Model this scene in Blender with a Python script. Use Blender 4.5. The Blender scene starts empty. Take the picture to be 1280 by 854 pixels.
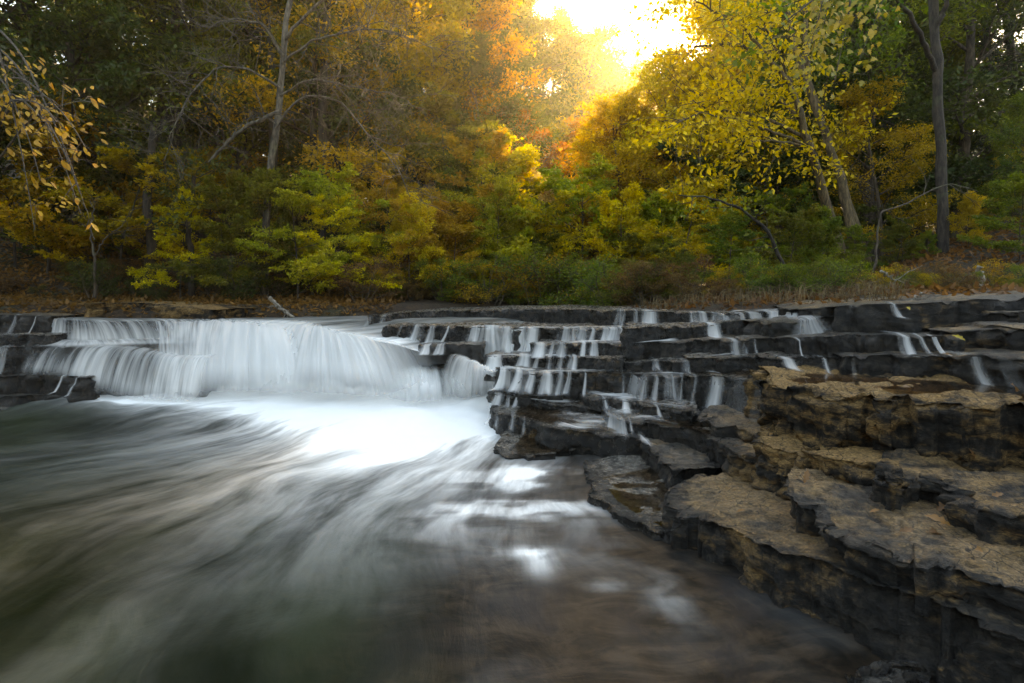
import bpy, math, random
import numpy as np
from mathutils import Vector, Matrix

S = bpy.context.scene
COL = S.collection
# ------------------------------------------------------------------ camera
H, F, HZ = 1.6, 711.0, 360.0            # eye height (m), focal length and horizon row for a 1280 px wide frame
cam_d = bpy.data.cameras.new('camera')
cam = bpy.data.objects.new('camera', cam_d); COL.objects.link(cam)
cam.location = (0, 0, H); cam.rotation_euler = (math.pi/2, 0, 0)
cam_d.sensor_width = 36; cam_d.lens = F/1280*36
cam_d.shift_y = -(427-HZ)/1280
cam_d.clip_start = 0.05; cam_d.clip_end = 2000
S.camera = cam
# ------------------------------------------------------------------ world, sun, exposure
SUN_EL, SUN_AZ = math.radians(23.5), math.radians(20)
wd = bpy.data.worlds.new('World'); S.world = wd; wd.use_nodes = True
wn = wd.node_tree; wn.nodes.clear()
sky = wn.nodes.new('ShaderNodeTexSky'); sky.sky_type = 'NISHITA'; sky.sun_disc = False
sky.sun_elevation = SUN_EL; sky.sun_rotation = SUN_AZ
sky.air_density = 1.2; sky.dust_density = .8; sky.ozone_density = .6
bg = wn.nodes.new('ShaderNodeBackground'); bg.inputs['Strength'].default_value = 0.13
wo = wn.nodes.new('ShaderNodeOutputWorld')
wn.links.new(sky.outputs[0], bg.inputs[0]); wn.links.new(bg.outputs[0], wo.inputs[0])
sl = bpy.data.lights.new('sun', 'SUN'); sl.energy = 4.8; sl.angle = math.radians(8); sl.color = (1, .74, .42)
sun = bpy.data.objects.new('sun', sl); COL.objects.link(sun)
SD = Vector((math.sin(SUN_AZ)*math.cos(SUN_EL), math.cos(SUN_AZ)*math.cos(SUN_EL), math.sin(SUN_EL)))
sun.rotation_euler = SD.to_track_quat('Z', 'Y').to_euler()
S.view_settings.view_transform = 'Standard'; S.view_settings.look = 'None'
S.view_settings.exposure = 2.75; S.view_settings.gamma = 1
S.view_settings.use_white_balance = True; S.view_settings.white_balance_temperature = 8800; S.view_settings.white_balance_tint = 10
HAZE = 0.0010
cy = S.cycles
cy.max_bounces = 8; cy.diffuse_bounces = 3; cy.glossy_bounces = 3; cy.transmission_bounces = 4
cy.transparent_max_bounces = 16; cy.volume_bounces = 0
cy.use_denoising = True

# ------------------------------------------------------------------ helpers
def W(u, v, z):
    """ground point seen at photo pixel (u, v) lying at height z"""
    y = (H-z)*F/(v-HZ)
    return ((u-640)/F*y, y, z)
def WY(u, v, y):
    return ((u-640)/F*y, y, H-(v-HZ)/F*y)
def tag(o, label=None, cat=None, group=None, kind=None):
    if label: o['label'] = label
    if cat: o['category'] = cat
    if group: o['group'] = group
    if kind: o['kind'] = kind
    return o
def mesh_np(name, V, faces, smooth=True, attrs=None, uv=None):
    """faces: (n,k) int array"""
    V = np.asarray(V, np.float32); faces = np.asarray(faces, np.int32)
    me = bpy.data.meshes.new(name)
    n, k = faces.shape
    me.vertices.add(len(V)); me.vertices.foreach_set('co', V.ravel())
    me.loops.add(n*k); me.loops.foreach_set('vertex_index', faces.ravel())
    me.polygons.add(n)
    me.polygons.foreach_set('loop_start', np.arange(0, n*k, k, dtype=np.int32))
    me.polygons.foreach_set('loop_total', np.full(n, k, np.int32))
    me.polygons.foreach_set('use_smooth', np.full(n, smooth))
    for an, a in (attrs or {}).items():
        at = me.attributes.new(an, 'FLOAT', 'POINT')
        at.data.foreach_set('value', np.asarray(a, np.float32).ravel())
    if uv is not None:
        l = me.uv_layers.new(name='flow')
        l.data.foreach_set('uv', np.asarray(uv, np.float32)[faces.ravel()].ravel())
    me.update(calc_edges=True); me.validate()
    return me
def link(name, me, mat=None, parent=None):
    o = bpy.data.objects.new(name, me); COL.objects.link(o)
    if mat and not me.materials: me.materials.append(mat)
    if parent:
        o.parent = parent; o.matrix_parent_inverse = Matrix.Translation(-parent.location)   # vertices are in world coordinates
    return o
def empty(name, loc=(0, 0, 0)):
    o = bpy.data.objects.new(name, None); COL.objects.link(o); o.location = loc
    o.empty_display_size = .2
    return o
def grid_faces(nr, nc):
    i = np.arange(nr*nc).reshape(nr, nc)
    return np.stack([i[:-1, :-1], i[:-1, 1:], i[1:, 1:], i[1:, :-1]], -1).reshape(-1, 4)

def ordinal(i):
    return ['first', 'second', 'third', 'fourth', 'fifth', 'sixth', 'seventh', 'eighth', 'ninth', 'tenth', 'eleventh', 'twelfth', 'thirteenth', 'fourteenth', 'fifteenth', 'sixteenth', 'seventeenth', 'eighteenth', 'nineteenth', 'twentieth'][i] if i < 20 else '%dth' % (i+1)
# numpy noise
def _h(ix, iy, iz, s):
    with np.errstate(over='ignore'):
        x = (ix.astype(np.int64)*374761393 + iy.astype(np.int64)*668265263 + iz.astype(np.int64)*2147483647 + s*974634777) & 0xffffffff
        x = ((x ^ (x >> 13))*1274126177) & 0xffffffff
        x = ((x ^ (x >> 16))*2246822519) & 0xffffffff
        x = x ^ (x >> 15)
    return x/4294967295.0
def vn(p, s=0):
    p = np.asarray(p, float); f0 = np.floor(p); i = f0.astype(np.int64); t = p-f0
    t = t*t*(3-2*t); r = 0
    for dx in (0, 1):
        for dy in (0, 1):
            for dz in (0, 1):
                w = (t[..., 0] if dx else 1-t[..., 0])*(t[..., 1] if dy else 1-t[..., 1])*(t[..., 2] if dz else 1-t[..., 2])
                r = r + w*_h(i[..., 0]+dx, i[..., 1]+dy, i[..., 2]+dz, s)
    return r
def fbm(p, s=0, o=4):
    p = np.asarray(p, float); a, r, n = 1., 0, 0
    for k in range(o):
        r = r+a*(vn(p, s+k)*2-1); n += a; a *= .5; p = p*2.03
    return r/n
def cells(p, s=0):
    """random value of the nearest jittered cell (facets) and distance to it"""
    p = np.asarray(p, float); f0 = np.floor(p).astype(np.int64)
    best = np.full(p.shape[:-1], 1e9); val = np.zeros(p.shape[:-1])
    for dx in (-1, 0, 1):
        for dy in (-1, 0, 1):
            for dz in (-1, 0, 1):
                c = f0+np.array([dx, dy, dz])
                q = np.stack([c[..., k]+_h(c[..., 0], c[..., 1], c[..., 2], s+11+k) for k in range(3)], -1)
                d = ((q-p)**2).sum(-1); m = d < best
                best = np.where(m, d, best); val = np.where(m, _h(c[..., 0], c[..., 1], c[..., 2], s+5), val)
    return val, np.sqrt(best)
def ss(a, b, x):
    t = np.clip((x-a)/(b-a), 0, 1); return t*t*(3-2*t)

# ------------------------------------------------------------------ materials
class NT:
    def __init__(s, name):
        s.m = bpy.data.materials.new(name); s.m.use_nodes = True
        s.t = s.m.node_tree; s.t.nodes.clear()
        s.out = s.t.nodes.new('ShaderNodeOutputMaterial')
    def n(s, typ, ins=None, **kw):
        x = s.t.nodes.new(typ)
        for k, v in kw.items(): setattr(x, k, v)
        for k, v in (ins or {}).items():
            sock = x.inputs[k]
            if isinstance(v, bpy.types.NodeSocket): s.t.links.new(v, sock)
            elif isinstance(v, bpy.types.Node): s.t.links.new(v.outputs[0], sock)
            else: sock.default_value = v
        return x
    def attr(s, name): return s.n('ShaderNodeAttribute', attribute_name=name).outputs['Fac']
    def math(s, op, a, b=0., c=0., clamp=False):
        x = s.n('ShaderNodeMath', {0: a, 1: b, 2: c}, operation=op); x.use_clamp = clamp; return x.outputs[0]
    def mix(s, f, a, b):
        x = s.n('ShaderNodeMix', data_type='RGBA')
        for i, v in ((0, f), (6, a), (7, b)):
            if isinstance(v, bpy.types.NodeSocket): s.t.links.new(v, x.inputs[i])
            elif i and len(v) == 3: x.inputs[i].default_value = (*v, 1)
            else: x.inputs[i].default_value = v
        return x.outputs[2]
    def noise(s, vec, scale, detail=6, rough=.6, dist=0.):
        return s.n('ShaderNodeTexNoise', {'Vector': vec, 'Scale': scale, 'Detail': detail, 'Roughness': rough, 'Distortion': dist}).outputs['Fac']
    def ramp(s, f, lo, hi):
        return s.n('ShaderNodeMapRange', {'Value': f, 'From Min': lo, 'From Max': hi}, interpolation_type='SMOOTHSTEP').outputs[0]
    def vec(s, src, scale=(1, 1, 1)):
        return s.n('ShaderNodeMapping', {'Vector': src, 'Scale': scale}).outputs[0]
    def surf(s, sh): s.t.links.new(sh.outputs[0], s.out.inputs['Surface']); return s.m

def rock_material():
    t = NT('layered limestone')
    co = t.n('ShaderNodeNewGeometry'); P = co.outputs['Position']
    dry, wet = t.attr('dry'), t.attr('wet')
    flat = t.vec(P, (1, 1, 4))
    n1 = t.noise(flat, 3.5, 8, .65); n2 = t.noise(P, 16, 8, .7); n3 = t.noise(flat, 60, 6, .7); n4 = t.noise(P, 1.3, 4)
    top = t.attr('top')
    # dark algae film, grey weathered stone, tan fresh stone
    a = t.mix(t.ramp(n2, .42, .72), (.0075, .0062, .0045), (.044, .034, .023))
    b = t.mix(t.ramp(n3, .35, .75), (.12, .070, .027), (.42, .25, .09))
    f = t.math('ADD', t.math('MULTIPLY_ADD', dry, .85, -.05), t.math('MULTIPLY', top, t.math('MULTIPLY_ADD', dry, .75, .08)))  # tops tanner than the sides, partly their brighter light painted in
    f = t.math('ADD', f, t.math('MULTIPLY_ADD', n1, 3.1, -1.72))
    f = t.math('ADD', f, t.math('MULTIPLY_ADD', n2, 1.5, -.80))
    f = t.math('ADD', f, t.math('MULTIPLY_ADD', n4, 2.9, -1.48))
    f = t.math('SUBTRACT', f, t.math('MULTIPLY', t.math('MULTIPLY', t.math('SUBTRACT', 1., top), wet), .40))    # black algae on damp sides, with their shade also painted into the colour
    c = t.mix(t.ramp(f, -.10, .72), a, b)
    c = t.mix(t.math('MULTIPLY', t.math('MULTIPLY', top, t.math('POWER', wet, 2.5)), t.math('MULTIPLY', t.ramp(n2, .36, .58), 1.1)), c, (.22, .20, .17))  # wet tops greyed: sky sheen painted into the stone colour
    # grey lichen flecks on the damp stone
    c = t.mix(t.math('MULTIPLY', t.ramp(n3, .60, .72), t.math('MULTIPLY', t.ramp(n4, .35, .6), .5)), c, (.20, .185, .16))
    # dark cracks and pits
    crk = t.n('ShaderNodeTexVoronoi', {'Vector': t.vec(P, (1, 1, 3.2)), 'Scale': 9.0}, feature='DISTANCE_TO_EDGE').outputs['Distance']
    c = t.mix(t.math('MULTIPLY', t.math('SUBTRACT', 1., t.ramp(crk, 0., .035)), t.ramp(n4, .38, .55)), c, (.012, .01, .008))
    n5 = t.noise(flat, 34, 5, .75)
    c = t.n('ShaderNodeHueSaturation', {'Value': t.math('MULTIPLY_ADD', t.ramp(n5, .30, .70), .70, .66), 'Color': c}).outputs[0]
    r = t.math('MULTIPLY_ADD', wet, -.66, .80)
    r = t.math('ADD', r, t.math('MULTIPLY_ADD', n2, .5, -.25), clamp=True)
    hgt = t.math('ADD', t.math('MULTIPLY', n2, .55), t.math('MULTIPLY', n3, .3))
    hgt = t.math('ADD', hgt, t.math('MULTIPLY', n1, .6))
    bp = t.n('ShaderNodeBump', {'Height': hgt, 'Strength': 1., 'Distance': t.math('MULTIPLY_ADD', wet, .035, .045)})
    return t.surf(t.n('ShaderNodeBsdfPrincipled', {'Base Color': c, 'Roughness': r, 'Normal': bp, 'Specular IOR Level': t.math('MULTIPLY_ADD', wet, .55, .2)}))

def leaf_material(name, A, B, trans=.45):
    t = NT(name)
    oi = t.n('ShaderNodeObjectInfo').outputs['Random']
    c = t.mix(t.attr('tint'), A, B)
    hs = t.n('ShaderNodeHueSaturation', {'Hue': t.math('MULTIPLY_ADD', oi, .03, .485), 'Saturation': 1.0,
             'Value': t.math('MULTIPLY_ADD', t.attr('vary'), .7, .65), 'Color': c}).outputs[0]
    d = t.n('ShaderNodeBsdfPrincipled', {'Base Color': hs, 'Roughness': .55, 'Specular IOR Level': .3})
    tr = t.n('ShaderNodeBsdfTranslucent', {'Color': t.n('ShaderNodeHueSaturation', {'Value': 1.5, 'Saturation': 1.08, 'Color': hs}).outputs[0]})
    return t.surf(t.n('ShaderNodeMixShader', {0: trans, 1: d, 2: tr}))

def bark_material(name, A, B):
    t = NT(name)
    P = t.n('ShaderNodeNewGeometry').outputs['Position']
    n1 = t.noise(t.vec(P, (9, 9, 2)), 2.2, 8, .7); n2 = t.noise(P, 2.0, 3)
    c = t.mix(t.ramp(n1, .38, .64), A, B)
    c = t.mix(t.math('MULTIPLY', t.ramp(n2, .56, .7), .5), c, (.08, .09, .045))
    bp = t.n('ShaderNodeBump', {'Height': n1, 'Strength': .9, 'Distance': .03})
    return t.surf(t.n('ShaderNodeBsdfPrincipled', {'Base Color': c, 'Roughness': .9, 'Normal': bp}))

def water_material():
    t = NT('river water')
    uv = t.n('ShaderNodeUVMap', uv_map='flow').outputs[0]
    P = t.n('ShaderNodeNewGeometry').outputs['Position']
    foam, bed = t.attr('foam'), t.attr('bed')
    s1 = t.noise(t.vec(uv, (15, .9, 1)), 1.0, 8, .6, .35)
    s2 = t.noise(t.vec(uv, (5, .45, 1)), 1.0, 5, .55, .5)
    s3 = t.noise(t.vec(uv, (44, 2.6, 1)), 1.0, 6, .65, .2)
    m = t.noise(P, 1.6, 5, .6, .6)
    # riverbed colours seen through the water
    bedc = t.mix(t.ramp(t.noise(t.vec(P, (1, 2.2, 1)), 2.6, 8, .66, 1.6), .36, .68), (.007, .006, .0045), (.040, .028, .018))
    bedc = t.mix(t.ramp(m, .46, .66), bedc, (.014, .012, .012))
    deep = t.mix(t.ramp(s2, .35, .7), (.005, .0075, .003), (.016, .022, .009))
    c = t.mix(bed, deep, bedc)
    st = t.math('ADD', t.math('MULTIPLY', s1, .42), t.math('MULTIPLY', s2, .42))
    st = t.math('ADD', st, t.math('MULTIPLY', s3, .16))
    k = t.ramp(st, .33, .66)
    k = t.math('MULTIPLY_ADD', k, 1.5, .06)
    f = t.math('MULTIPLY', foam, k)
    f = t.math('ADD', f, t.math('MULTIPLY', t.math('MAXIMUM', t.math('SUBTRACT', foam, .5), 0.), .85), clamp=True)
    c = t.mix(f, c, (.86, .87, .86))
    r = t.math('MAXIMUM', t.math('MULTIPLY_ADD', f, .4, .30), t.math('MULTIPLY', bed, .36))
    bp = t.n('ShaderNodeBump', {'Height': t.math('ADD', s1, t.math('MULTIPLY', m, .8)), 'Strength': .25, 'Distance': .05})
    return t.surf(t.n('ShaderNodeBsdfPrincipled', {'Base Color': c, 'Roughness': r, 'IOR': 1.33, 'Specular IOR Level': .06, 'Normal': bp}))

def fall_material():
    t = NT('falling white water')
    uv = t.n('ShaderNodeUVMap', uv_map='flow').outputs[0]
    dens = t.attr('dens')
    s1 = t.noise(t.vec(uv, (16, .9, 1)), 1.0, 3, .5, .25)
    s2 = t.noise(t.vec(uv, (55, 1.6, 1)), 1.0, 4, .6, .15)
    s3 = t.noise(t.vec(uv, (3.2, .8, 1)), 1.0, 2, .5, .25)
    st = t.math('ADD', t.math('MULTIPLY', s1, .42), t.math('MULTIPLY', s2, .18))
    st = t.math('ADD', st, t.math('MULTIPLY', s3, .40))
    a = t.ramp(t.math('ADD', t.math('MULTIPLY_ADD', st, 2.9, -1.45), t.math('MULTIPLY_ADD', dens, 2., -1.)), -.55, .75)
    a = t.math('MULTIPLY', a, t.attr('edge'))
    c = t.mix(t.ramp(st, .35, .62), (.80, .82, .82), (.95, .95, .94))
    d = t.n('ShaderNodeBsdfPrincipled', {'Base Color': c, 'Roughness': .45, 'IOR': 1.33})
    tl = t.n('ShaderNodeBsdfTranslucent', {'Color': (.97, .97, .96, 1)})
    w = t.n('ShaderNodeMixShader', {0: .5, 1: d, 2: tl})
    tr = t.n('ShaderNodeBsdfTransparent', {'Color': (1, 1, 1, 1)})
    return t.surf(t.n('ShaderNodeMixShader', {0: a, 1: tr, 2: w}))

def ground_material():
    t = NT('leaf littered forest floor')
    P = t.n('ShaderNodeNewGeometry').outputs['Position']
    n1 = t.noise(P, 1.1, 6, .6); n2 = t.noise(P, 14, 6, .75); n3 = t.noise(P, 45, 3, .6)
    c = t.mix(t.ramp(n2, .35, .7), (.015, .011, .007), (.070, .040, .018))
    c = t.mix(t.math('MULTIPLY', t.ramp(n1, .5, .66), .55), c, (.03, .04, .012))
    c = t.mix(t.math('MULTIPLY', t.ramp(n3, .58, .7), .6), c, (.19, .10, .035))
    bp = t.n('ShaderNodeBump', {'Height': n2, 'Strength': 1., 'Distance': .06})
    return t.surf(t.n('ShaderNodeBsdfPrincipled', {'Base Color': c, 'Roughness': .95, 'Normal': bp}))

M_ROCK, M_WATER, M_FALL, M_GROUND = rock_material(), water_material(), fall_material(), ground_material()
M_BARK = bark_material('grey brown bark', (.030, .022, .016), (.12, .09, .065))
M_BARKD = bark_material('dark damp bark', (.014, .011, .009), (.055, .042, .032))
M_BARKP = bark_material('pale dead wood', (.11, .095, .075), (.32, .28, .23))
LEAF = {
    'dark green': leaf_material('dark green leaves', (.030, .050, .010), (.085, .095, .014)),
    'olive':      leaf_material('olive leaves', (.075, .090, .010), (.17, .155, .013)),
    'green':      leaf_material('green leaves', (.065, .115, .012), (.20, .21, .016)),
    'light green': leaf_material('light green leaves', (.20, .25, .018), (.42, .38, .022)),
    'yellow':     leaf_material('yellow leaves', (.40, .33, .012), (.64, .47, .016)),
    'golden':     leaf_material('golden leaves', (.27, .185, .010), (.50, .30, .014)),
    'orange':     leaf_material('orange leaves', (.40, .19, .010), (.56, .23, .014)),
    'red':        leaf_material('red leaves', (.40, .10, .02), (.52, .17, .03)),
    'pale':       leaf_material('pale faded leaves', (.30, .26, .10), (.44, .34, .13)),
    'brown':      leaf_material('brown leaves', (.10, .055, .018), (.22, .12, .035)),
    'needles':    leaf_material('dark needles', (.014, .026, .010), (.030, .046, .014), .25),
}

# ------------------------------------------------------------------ ground
LB = np.array([(-40, 2), (-14, 7.6), (-8, 8.75), (-5.6, 9.2), (-3.9, 9.5), (-2.7, 9.9), (-1.5, 10.8), (0, 12.2), (1.5, 16), (3, 25), (5, 45), (8, 80), (12, 160)], float)
RB = np.array([(60, -8), (14, 2.6), (8, 4.1), (4.27, 5.3), (3.1, 5.9), (2.6, 6.6), (1.9, 8.0), (1.6, 9.2), (2.6, 12), (5, 20), (8, 40), (12, 80), (17, 160)], float)
def pl_side(P, L):
    """distance to a polyline and which side (cross-product sign of the nearest segment)"""
    best = np.full(P.shape[:-1], 1e9); sg = np.zeros(P.shape[:-1])
    for a, b in zip(L[:-1], L[1:]):
        ab = b-a; t = np.clip(((P-a)@ab)/(ab@ab), 0, 1)
        d = np.linalg.norm(P-(a+t[..., None]*ab), axis=-1)
        cr = ab[0]*(P[..., 1]-a[1])-ab[1]*(P[..., 0]-a[0])
        m = d < best; best = np.where(m, d, best); sg = np.where(m, np.sign(cr), sg)
    return best*sg
def ground_z(x, y):
    P = np.stack([np.asarray(x, float), np.asarray(y, float)], -1)
    dl = pl_side(P, LB); dr = -pl_side(P, RB)         # positive on the banks
    front = np.interp(P[..., 0], [-40, -8, -2.2, -1, 1.2, 2.2, 2.8, 3.2, 4.3, 14, 60], [9.2, 9.0, 9.3, 9.6, 8.6, 7.8, 6.3, 5.9, 5.4, 3.2, -6])
    up = ss(-.3, .5, P[..., 1]-front)
    z = -.7+up*1.35
    q = np.stack([P[..., 0]*.35, P[..., 1]*.35, P[..., 0]*0], -1)
    nz = fbm(q, 3, 4)
    zl = 1.13+.16*ss(0, .5, dl)+.10*ss(.5, 2, dl)+np.clip(dl-2.2, 0, 45)*.46+nz*.25*ss(.6, 4, dl)
    rt = np.interp(P[..., 0], [1.5, 3, 4.3, 14], [1.12, 1.36, 1.46, 1.7])
    zr = rt+.05*ss(0, 1, dr)+np.clip(dr-3.5, 0, 45)*.30+nz*.22*ss(.6, 4, dr)
    z = np.where(dl > -.3, np.maximum(z, z+(zl-z)*ss(-.3, .15, dl)), z)
    z = np.where(dr > -.3, np.maximum(z, z+(zr-z)*ss(-.3, .15, dr)), z)
    # unseen gorge sides and closing hill behind the camera, shaped to block low sky
    vx = np.abs(P[..., 0]-0.5)
    dn = np.clip(vx-8.5, 0, 26)*.6*ss(6, -3, P[..., 1])+np.clip(-P[..., 1]-10, 0, 22)*.4+nz*.6*ss(-8, -14, P[..., 1])
    z = np.maximum(z, np.where(P[..., 1] < 6, -.7+dn, z))
    return z
def axis(a, b, lo, hi, fine, coarse):
    """fine steps inside [lo, hi], growing outside"""
    v = list(np.arange(lo, hi, fine)); s = fine; x = v[-1]
    while x < b: s = min(s*1.15, coarse); x += s; v.append(x)
    s = fine; x = lo; pre = []
    while x > a: s = min(s*1.15, coarse); x -= s; pre.append(x)
    return np.array(pre[::-1]+v)
gx = axis(-75, 75, -12, 10, .16, 2.5); gy = axis(-45, 130, 1, 22, .16, 2.5)
X, Y = np.meshgrid(gx, gy)
Z = ground_z(X, Y)
Z += .035*fbm(np.stack([X*2, Y*2, X*0], -1), 8, 3)
g = link('ground', mesh_np('ground', np.stack([X, Y, Z], -1).reshape(-1, 3), grid_faces(*X.shape)), M_GROUND)
tag(g, kind='structure')

# ------------------------------------------------------------------ layered rock
SLABS = []
def resample(P, ds):
    P = np.asarray(P, float); d = np.r_[0, np.cumsum(np.linalg.norm(np.diff(P, axis=0), axis=1))]
    n = max(8, int(d[-1]/ds)); t = np.linspace(0, d[-1], n)
    return np.stack([np.interp(t, d, P[:, k]) for k in range(P.shape[1])], -1), t
def slab(name, lip, thick, depth, seed, label, cat='rock ledge', ds=.03, dry=.1, wet=.8, b=(.2, .98), rough=1., flare=0., tilt=0., group=None, wrap=True, chip=1., jagged=1., strata=1.):
    """one bed of stone: lip = its top front edge as (u, v, z); it runs back along b, with a fractured face and flaky top"""
    b = np.array(b, float); b /= np.linalg.norm(b)
    P = np.array([W(*q) for q in lip])
    L = P.copy()
    B = (L[:, :2]@b).max()+depth
    if wrap:                                    # turn the corner at both ends
        h0 = B-L[0, :2]@b; h1 = B-L[-1, :2]@b
        L = np.vstack([L[0]+np.r_[b*h0*.96, 0], L[0]+np.r_[b*h0*.45, 0], L, L[-1]+np.r_[b*h1*.45, 0], L[-1]+np.r_[b*h1*.96, 0]])
    t0 = P[0]-P[1]; t1 = P[-1]-P[-2]; j0, j1 = (2, -3) if wrap else (0, -1)
    L[j0, :2] += .05*t0[:2]/np.linalg.norm(t0[:2]); L[j1, :2] += .05*t1[:2]/np.linalg.norm(t1[:2])
    C, s = resample(L, ds)
    # soften the corners, then roughen the edge
    for _ in range(2):
        C[1:-1] = .25*C[:-2]+.5*C[1:-1]+.25*C[2:]
    Tj = np.gradient(C[:, :2], axis=0); Tj /= np.linalg.norm(Tj, axis=1)[:, None]+1e-9
    Cq = np.stack([C[:, 0]*2.6+seed, C[:, 1]*2.6, C[:, 0]*0], -1)
    jag = ((cells(Cq, seed+40)[0]-.5)*.13+(cells(Cq*2.7, seed+41)[0]-.5)*.05+fbm(Cq*1.3, seed+42, 3)*.06)*jagged
    C0 = C.copy(); C[:, 0] += Tj[:, 1]*jag; C[:, 1] -= Tj[:, 0]*jag
    T = np.gradient(C[:, :2], axis=0); T /= np.linalg.norm(T, axis=1)[:, None]+1e-9
    N = np.stack([T[:, 1], -T[:, 0]], -1)      # outward
    k = max(1, int(.10/ds))
    ker = np.ones(2*k+1)/(2*k+1)
    N = np.stack([np.convolve(np.pad(N[:, j], k, 'edge'), ker, 'valid') for j in (0, 1)], -1)
    N /= np.linalg.norm(N, axis=1)[:, None]+1e-9
    nf = max(7, int(thick/ds)+2)
    hh = np.linspace(0, 1, nf)                  # 0 bottom .. 1 lip
    rows = []; top = []
    for h in hh:
        z = C[:, 2]-thick*(1-h)
        off = flare*(1-h)-.018*ss(.82, 1., h)
        rows.append(np.c_[C[:, :2]+N*off, z]); top.append(np.full(len(C), 0.))
    rem = np.maximum(B-C[:, :2]@b, .015)
    nt = max(10, int(depth/ds*.9)); tt = np.linspace(0, 1, nt+1)[1:]**1.35
    for q in tt:
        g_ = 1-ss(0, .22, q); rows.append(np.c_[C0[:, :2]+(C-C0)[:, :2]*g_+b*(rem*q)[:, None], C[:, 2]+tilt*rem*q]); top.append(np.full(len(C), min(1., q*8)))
    V = np.array(rows); top = np.array(top)
    isT = top > 0
    Q = V+seed*3.7
    # face: thin beds stepping in and out, joint-bounded blocks, roughness
    warp = .012*fbm(Q*np.array([2.2, 2.2, 1]), seed, 2)
    lay = (V[..., 2]+warp*2)/.085
    li = np.floor(lay).astype(np.int64)
    blk = cells(np.stack([Q[..., 0]*3.2, Q[..., 1]*3.2, li*1.7], -1), seed)[0]
    big = cells(Q*np.array([2., 2., 2.6]), seed+3)[0]
    fin = fbm(Q*np.array([6, 6, 11]), seed+1, 4); fin2 = fbm(Q*np.array([19, 19, 26]), seed+2, 3)
    fo = ((blk-.55)*.040*strata+(big-.5)*.085+fin*.045+fin2*.014)*rough
    # top: flaky terraces and hollows
    tq = np.stack([Q[..., 0]*1.7+Q[..., 1]*.5, Q[..., 1]*4.2, Q[..., 2]*0], -1)
    te = fbm(tq, seed+7, 5)*4.2
    ter = np.floor(te)+ss(.72, 1., te-np.floor(te))
    relief = 1. if ds < .019 else .5
    to = relief*(ter*.013+fbm(Q*np.array([7, 9, 3]), seed+9, 4)*.020+fbm(Q*np.array([22, 22, 9]), seed+12, 3)*.008)*rough
    lipw = np.exp(-((np.arange(V.shape[0])-(nf-1))/2.5)**2)[:, None]
    notch = cells(np.stack([Q[..., 0]*5, Q[..., 1]*5, Q[..., 0]*0], -1), seed+21)[0]
    N3 = np.broadcast_to(N[None], V.shape[:2]+(2,))
    w = np.where(isT, lipw*1., 1.)
    V[..., 0] += N3[..., 0]*fo*w; V[..., 1] += N3[..., 1]*fo*w
    V[..., 2] += np.where(isT, to*(1-lipw*.3), 0)-lipw*(notch > .62)*(notch-.5)*.075*chip
    V[..., 2] += np.where(isT, 0, fin*.012)
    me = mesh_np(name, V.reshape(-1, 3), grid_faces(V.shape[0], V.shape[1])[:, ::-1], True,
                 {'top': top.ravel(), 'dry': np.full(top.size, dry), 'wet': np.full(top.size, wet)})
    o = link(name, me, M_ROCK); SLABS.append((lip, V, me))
    tag(o, label, cat, group)
    return o
RG = 'stepped rock ledges right of the falls'
NEAR = (.88, .47)
# --- uppermost bed of the right ledges
slab('rock_ledge', [(462, 394, 1.19), (500, 391, 1.20), (560, 388, 1.215), (640, 387, 1.24), (742, 387, 1.265)], .32, 2.2, 1, 'long wet black ledge topping the right ledges from the river to mid frame', group=RG, ds=.045)
slab('rock_ledge', [(746, 388, 1.265), (800, 389, 1.285), (870, 392, 1.28), (960, 390, 1.335), (996, 388, 1.37)], .32, 1.8, 2, 'topmost wet ledge dribbling many short cascades, in front of the brown brush', group=RG, ds=.04)
slab('rock_ledge', [(1000, 387, 1.385), (1060, 382, 1.44), (1130, 380, 1.46), (1200, 377, 1.485), (1216, 375, 1.50), (1280, 372, 1.52), (1420, 370, 1.54), (1700, 366, 1.57)], .32, 1.6, 3, 'dark topmost ledge at the right edge below the leafy bank', group=RG, dry=.2, wet=.55, ds=.035)
# --- second bed
slab('rock_ledge', [(485, 408, 1.06), (545, 407, 1.06), (600, 409, 1.045), (638, 411, 1.035)], .34, 1.7, 4, 'second ledge from the top, black leftmost block beside the main falls', group=RG, ds=.04)
slab('rock_ledge', [(641, 411, 1.03), (700, 411, 1.03), (786, 411, 1.075)], .34, 1.6, 5, 'second ledge from the top, wet middle length with a white row of cascades', group=RG, ds=.035)
slab('rock_ledge', [(790, 410, 1.12), (850, 407, 1.155), (866, 406, 1.165), (922, 401, 1.24)], .36, 1.5, 6, 'second ledge from the top, dark block right of the row of cascades', group=RG, ds=.035)
slab('rock_ledge', [(926, 402, 1.235), (960, 402, 1.26), (998, 401, 1.29), (1045, 396, 1.33), (1060, 397, 1.333), (1128, 396, 1.345)], .34, 1.3, 7, 'second ledge from the top, the length with the fan-shaped cascade', group=RG, ds=.03, wet=.7)
slab('rock_ledge', [(1132, 393, 1.36), (1193, 394, 1.365), (1218, 391, 1.39), (1280, 390, 1.415), (1420, 388, 1.43), (1700, 384, 1.46)], .34, 1.3, 8, 'second ledge from the top, dry dark length at the right edge', group=RG, dry=.25, wet=.5, ds=.03)
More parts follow.
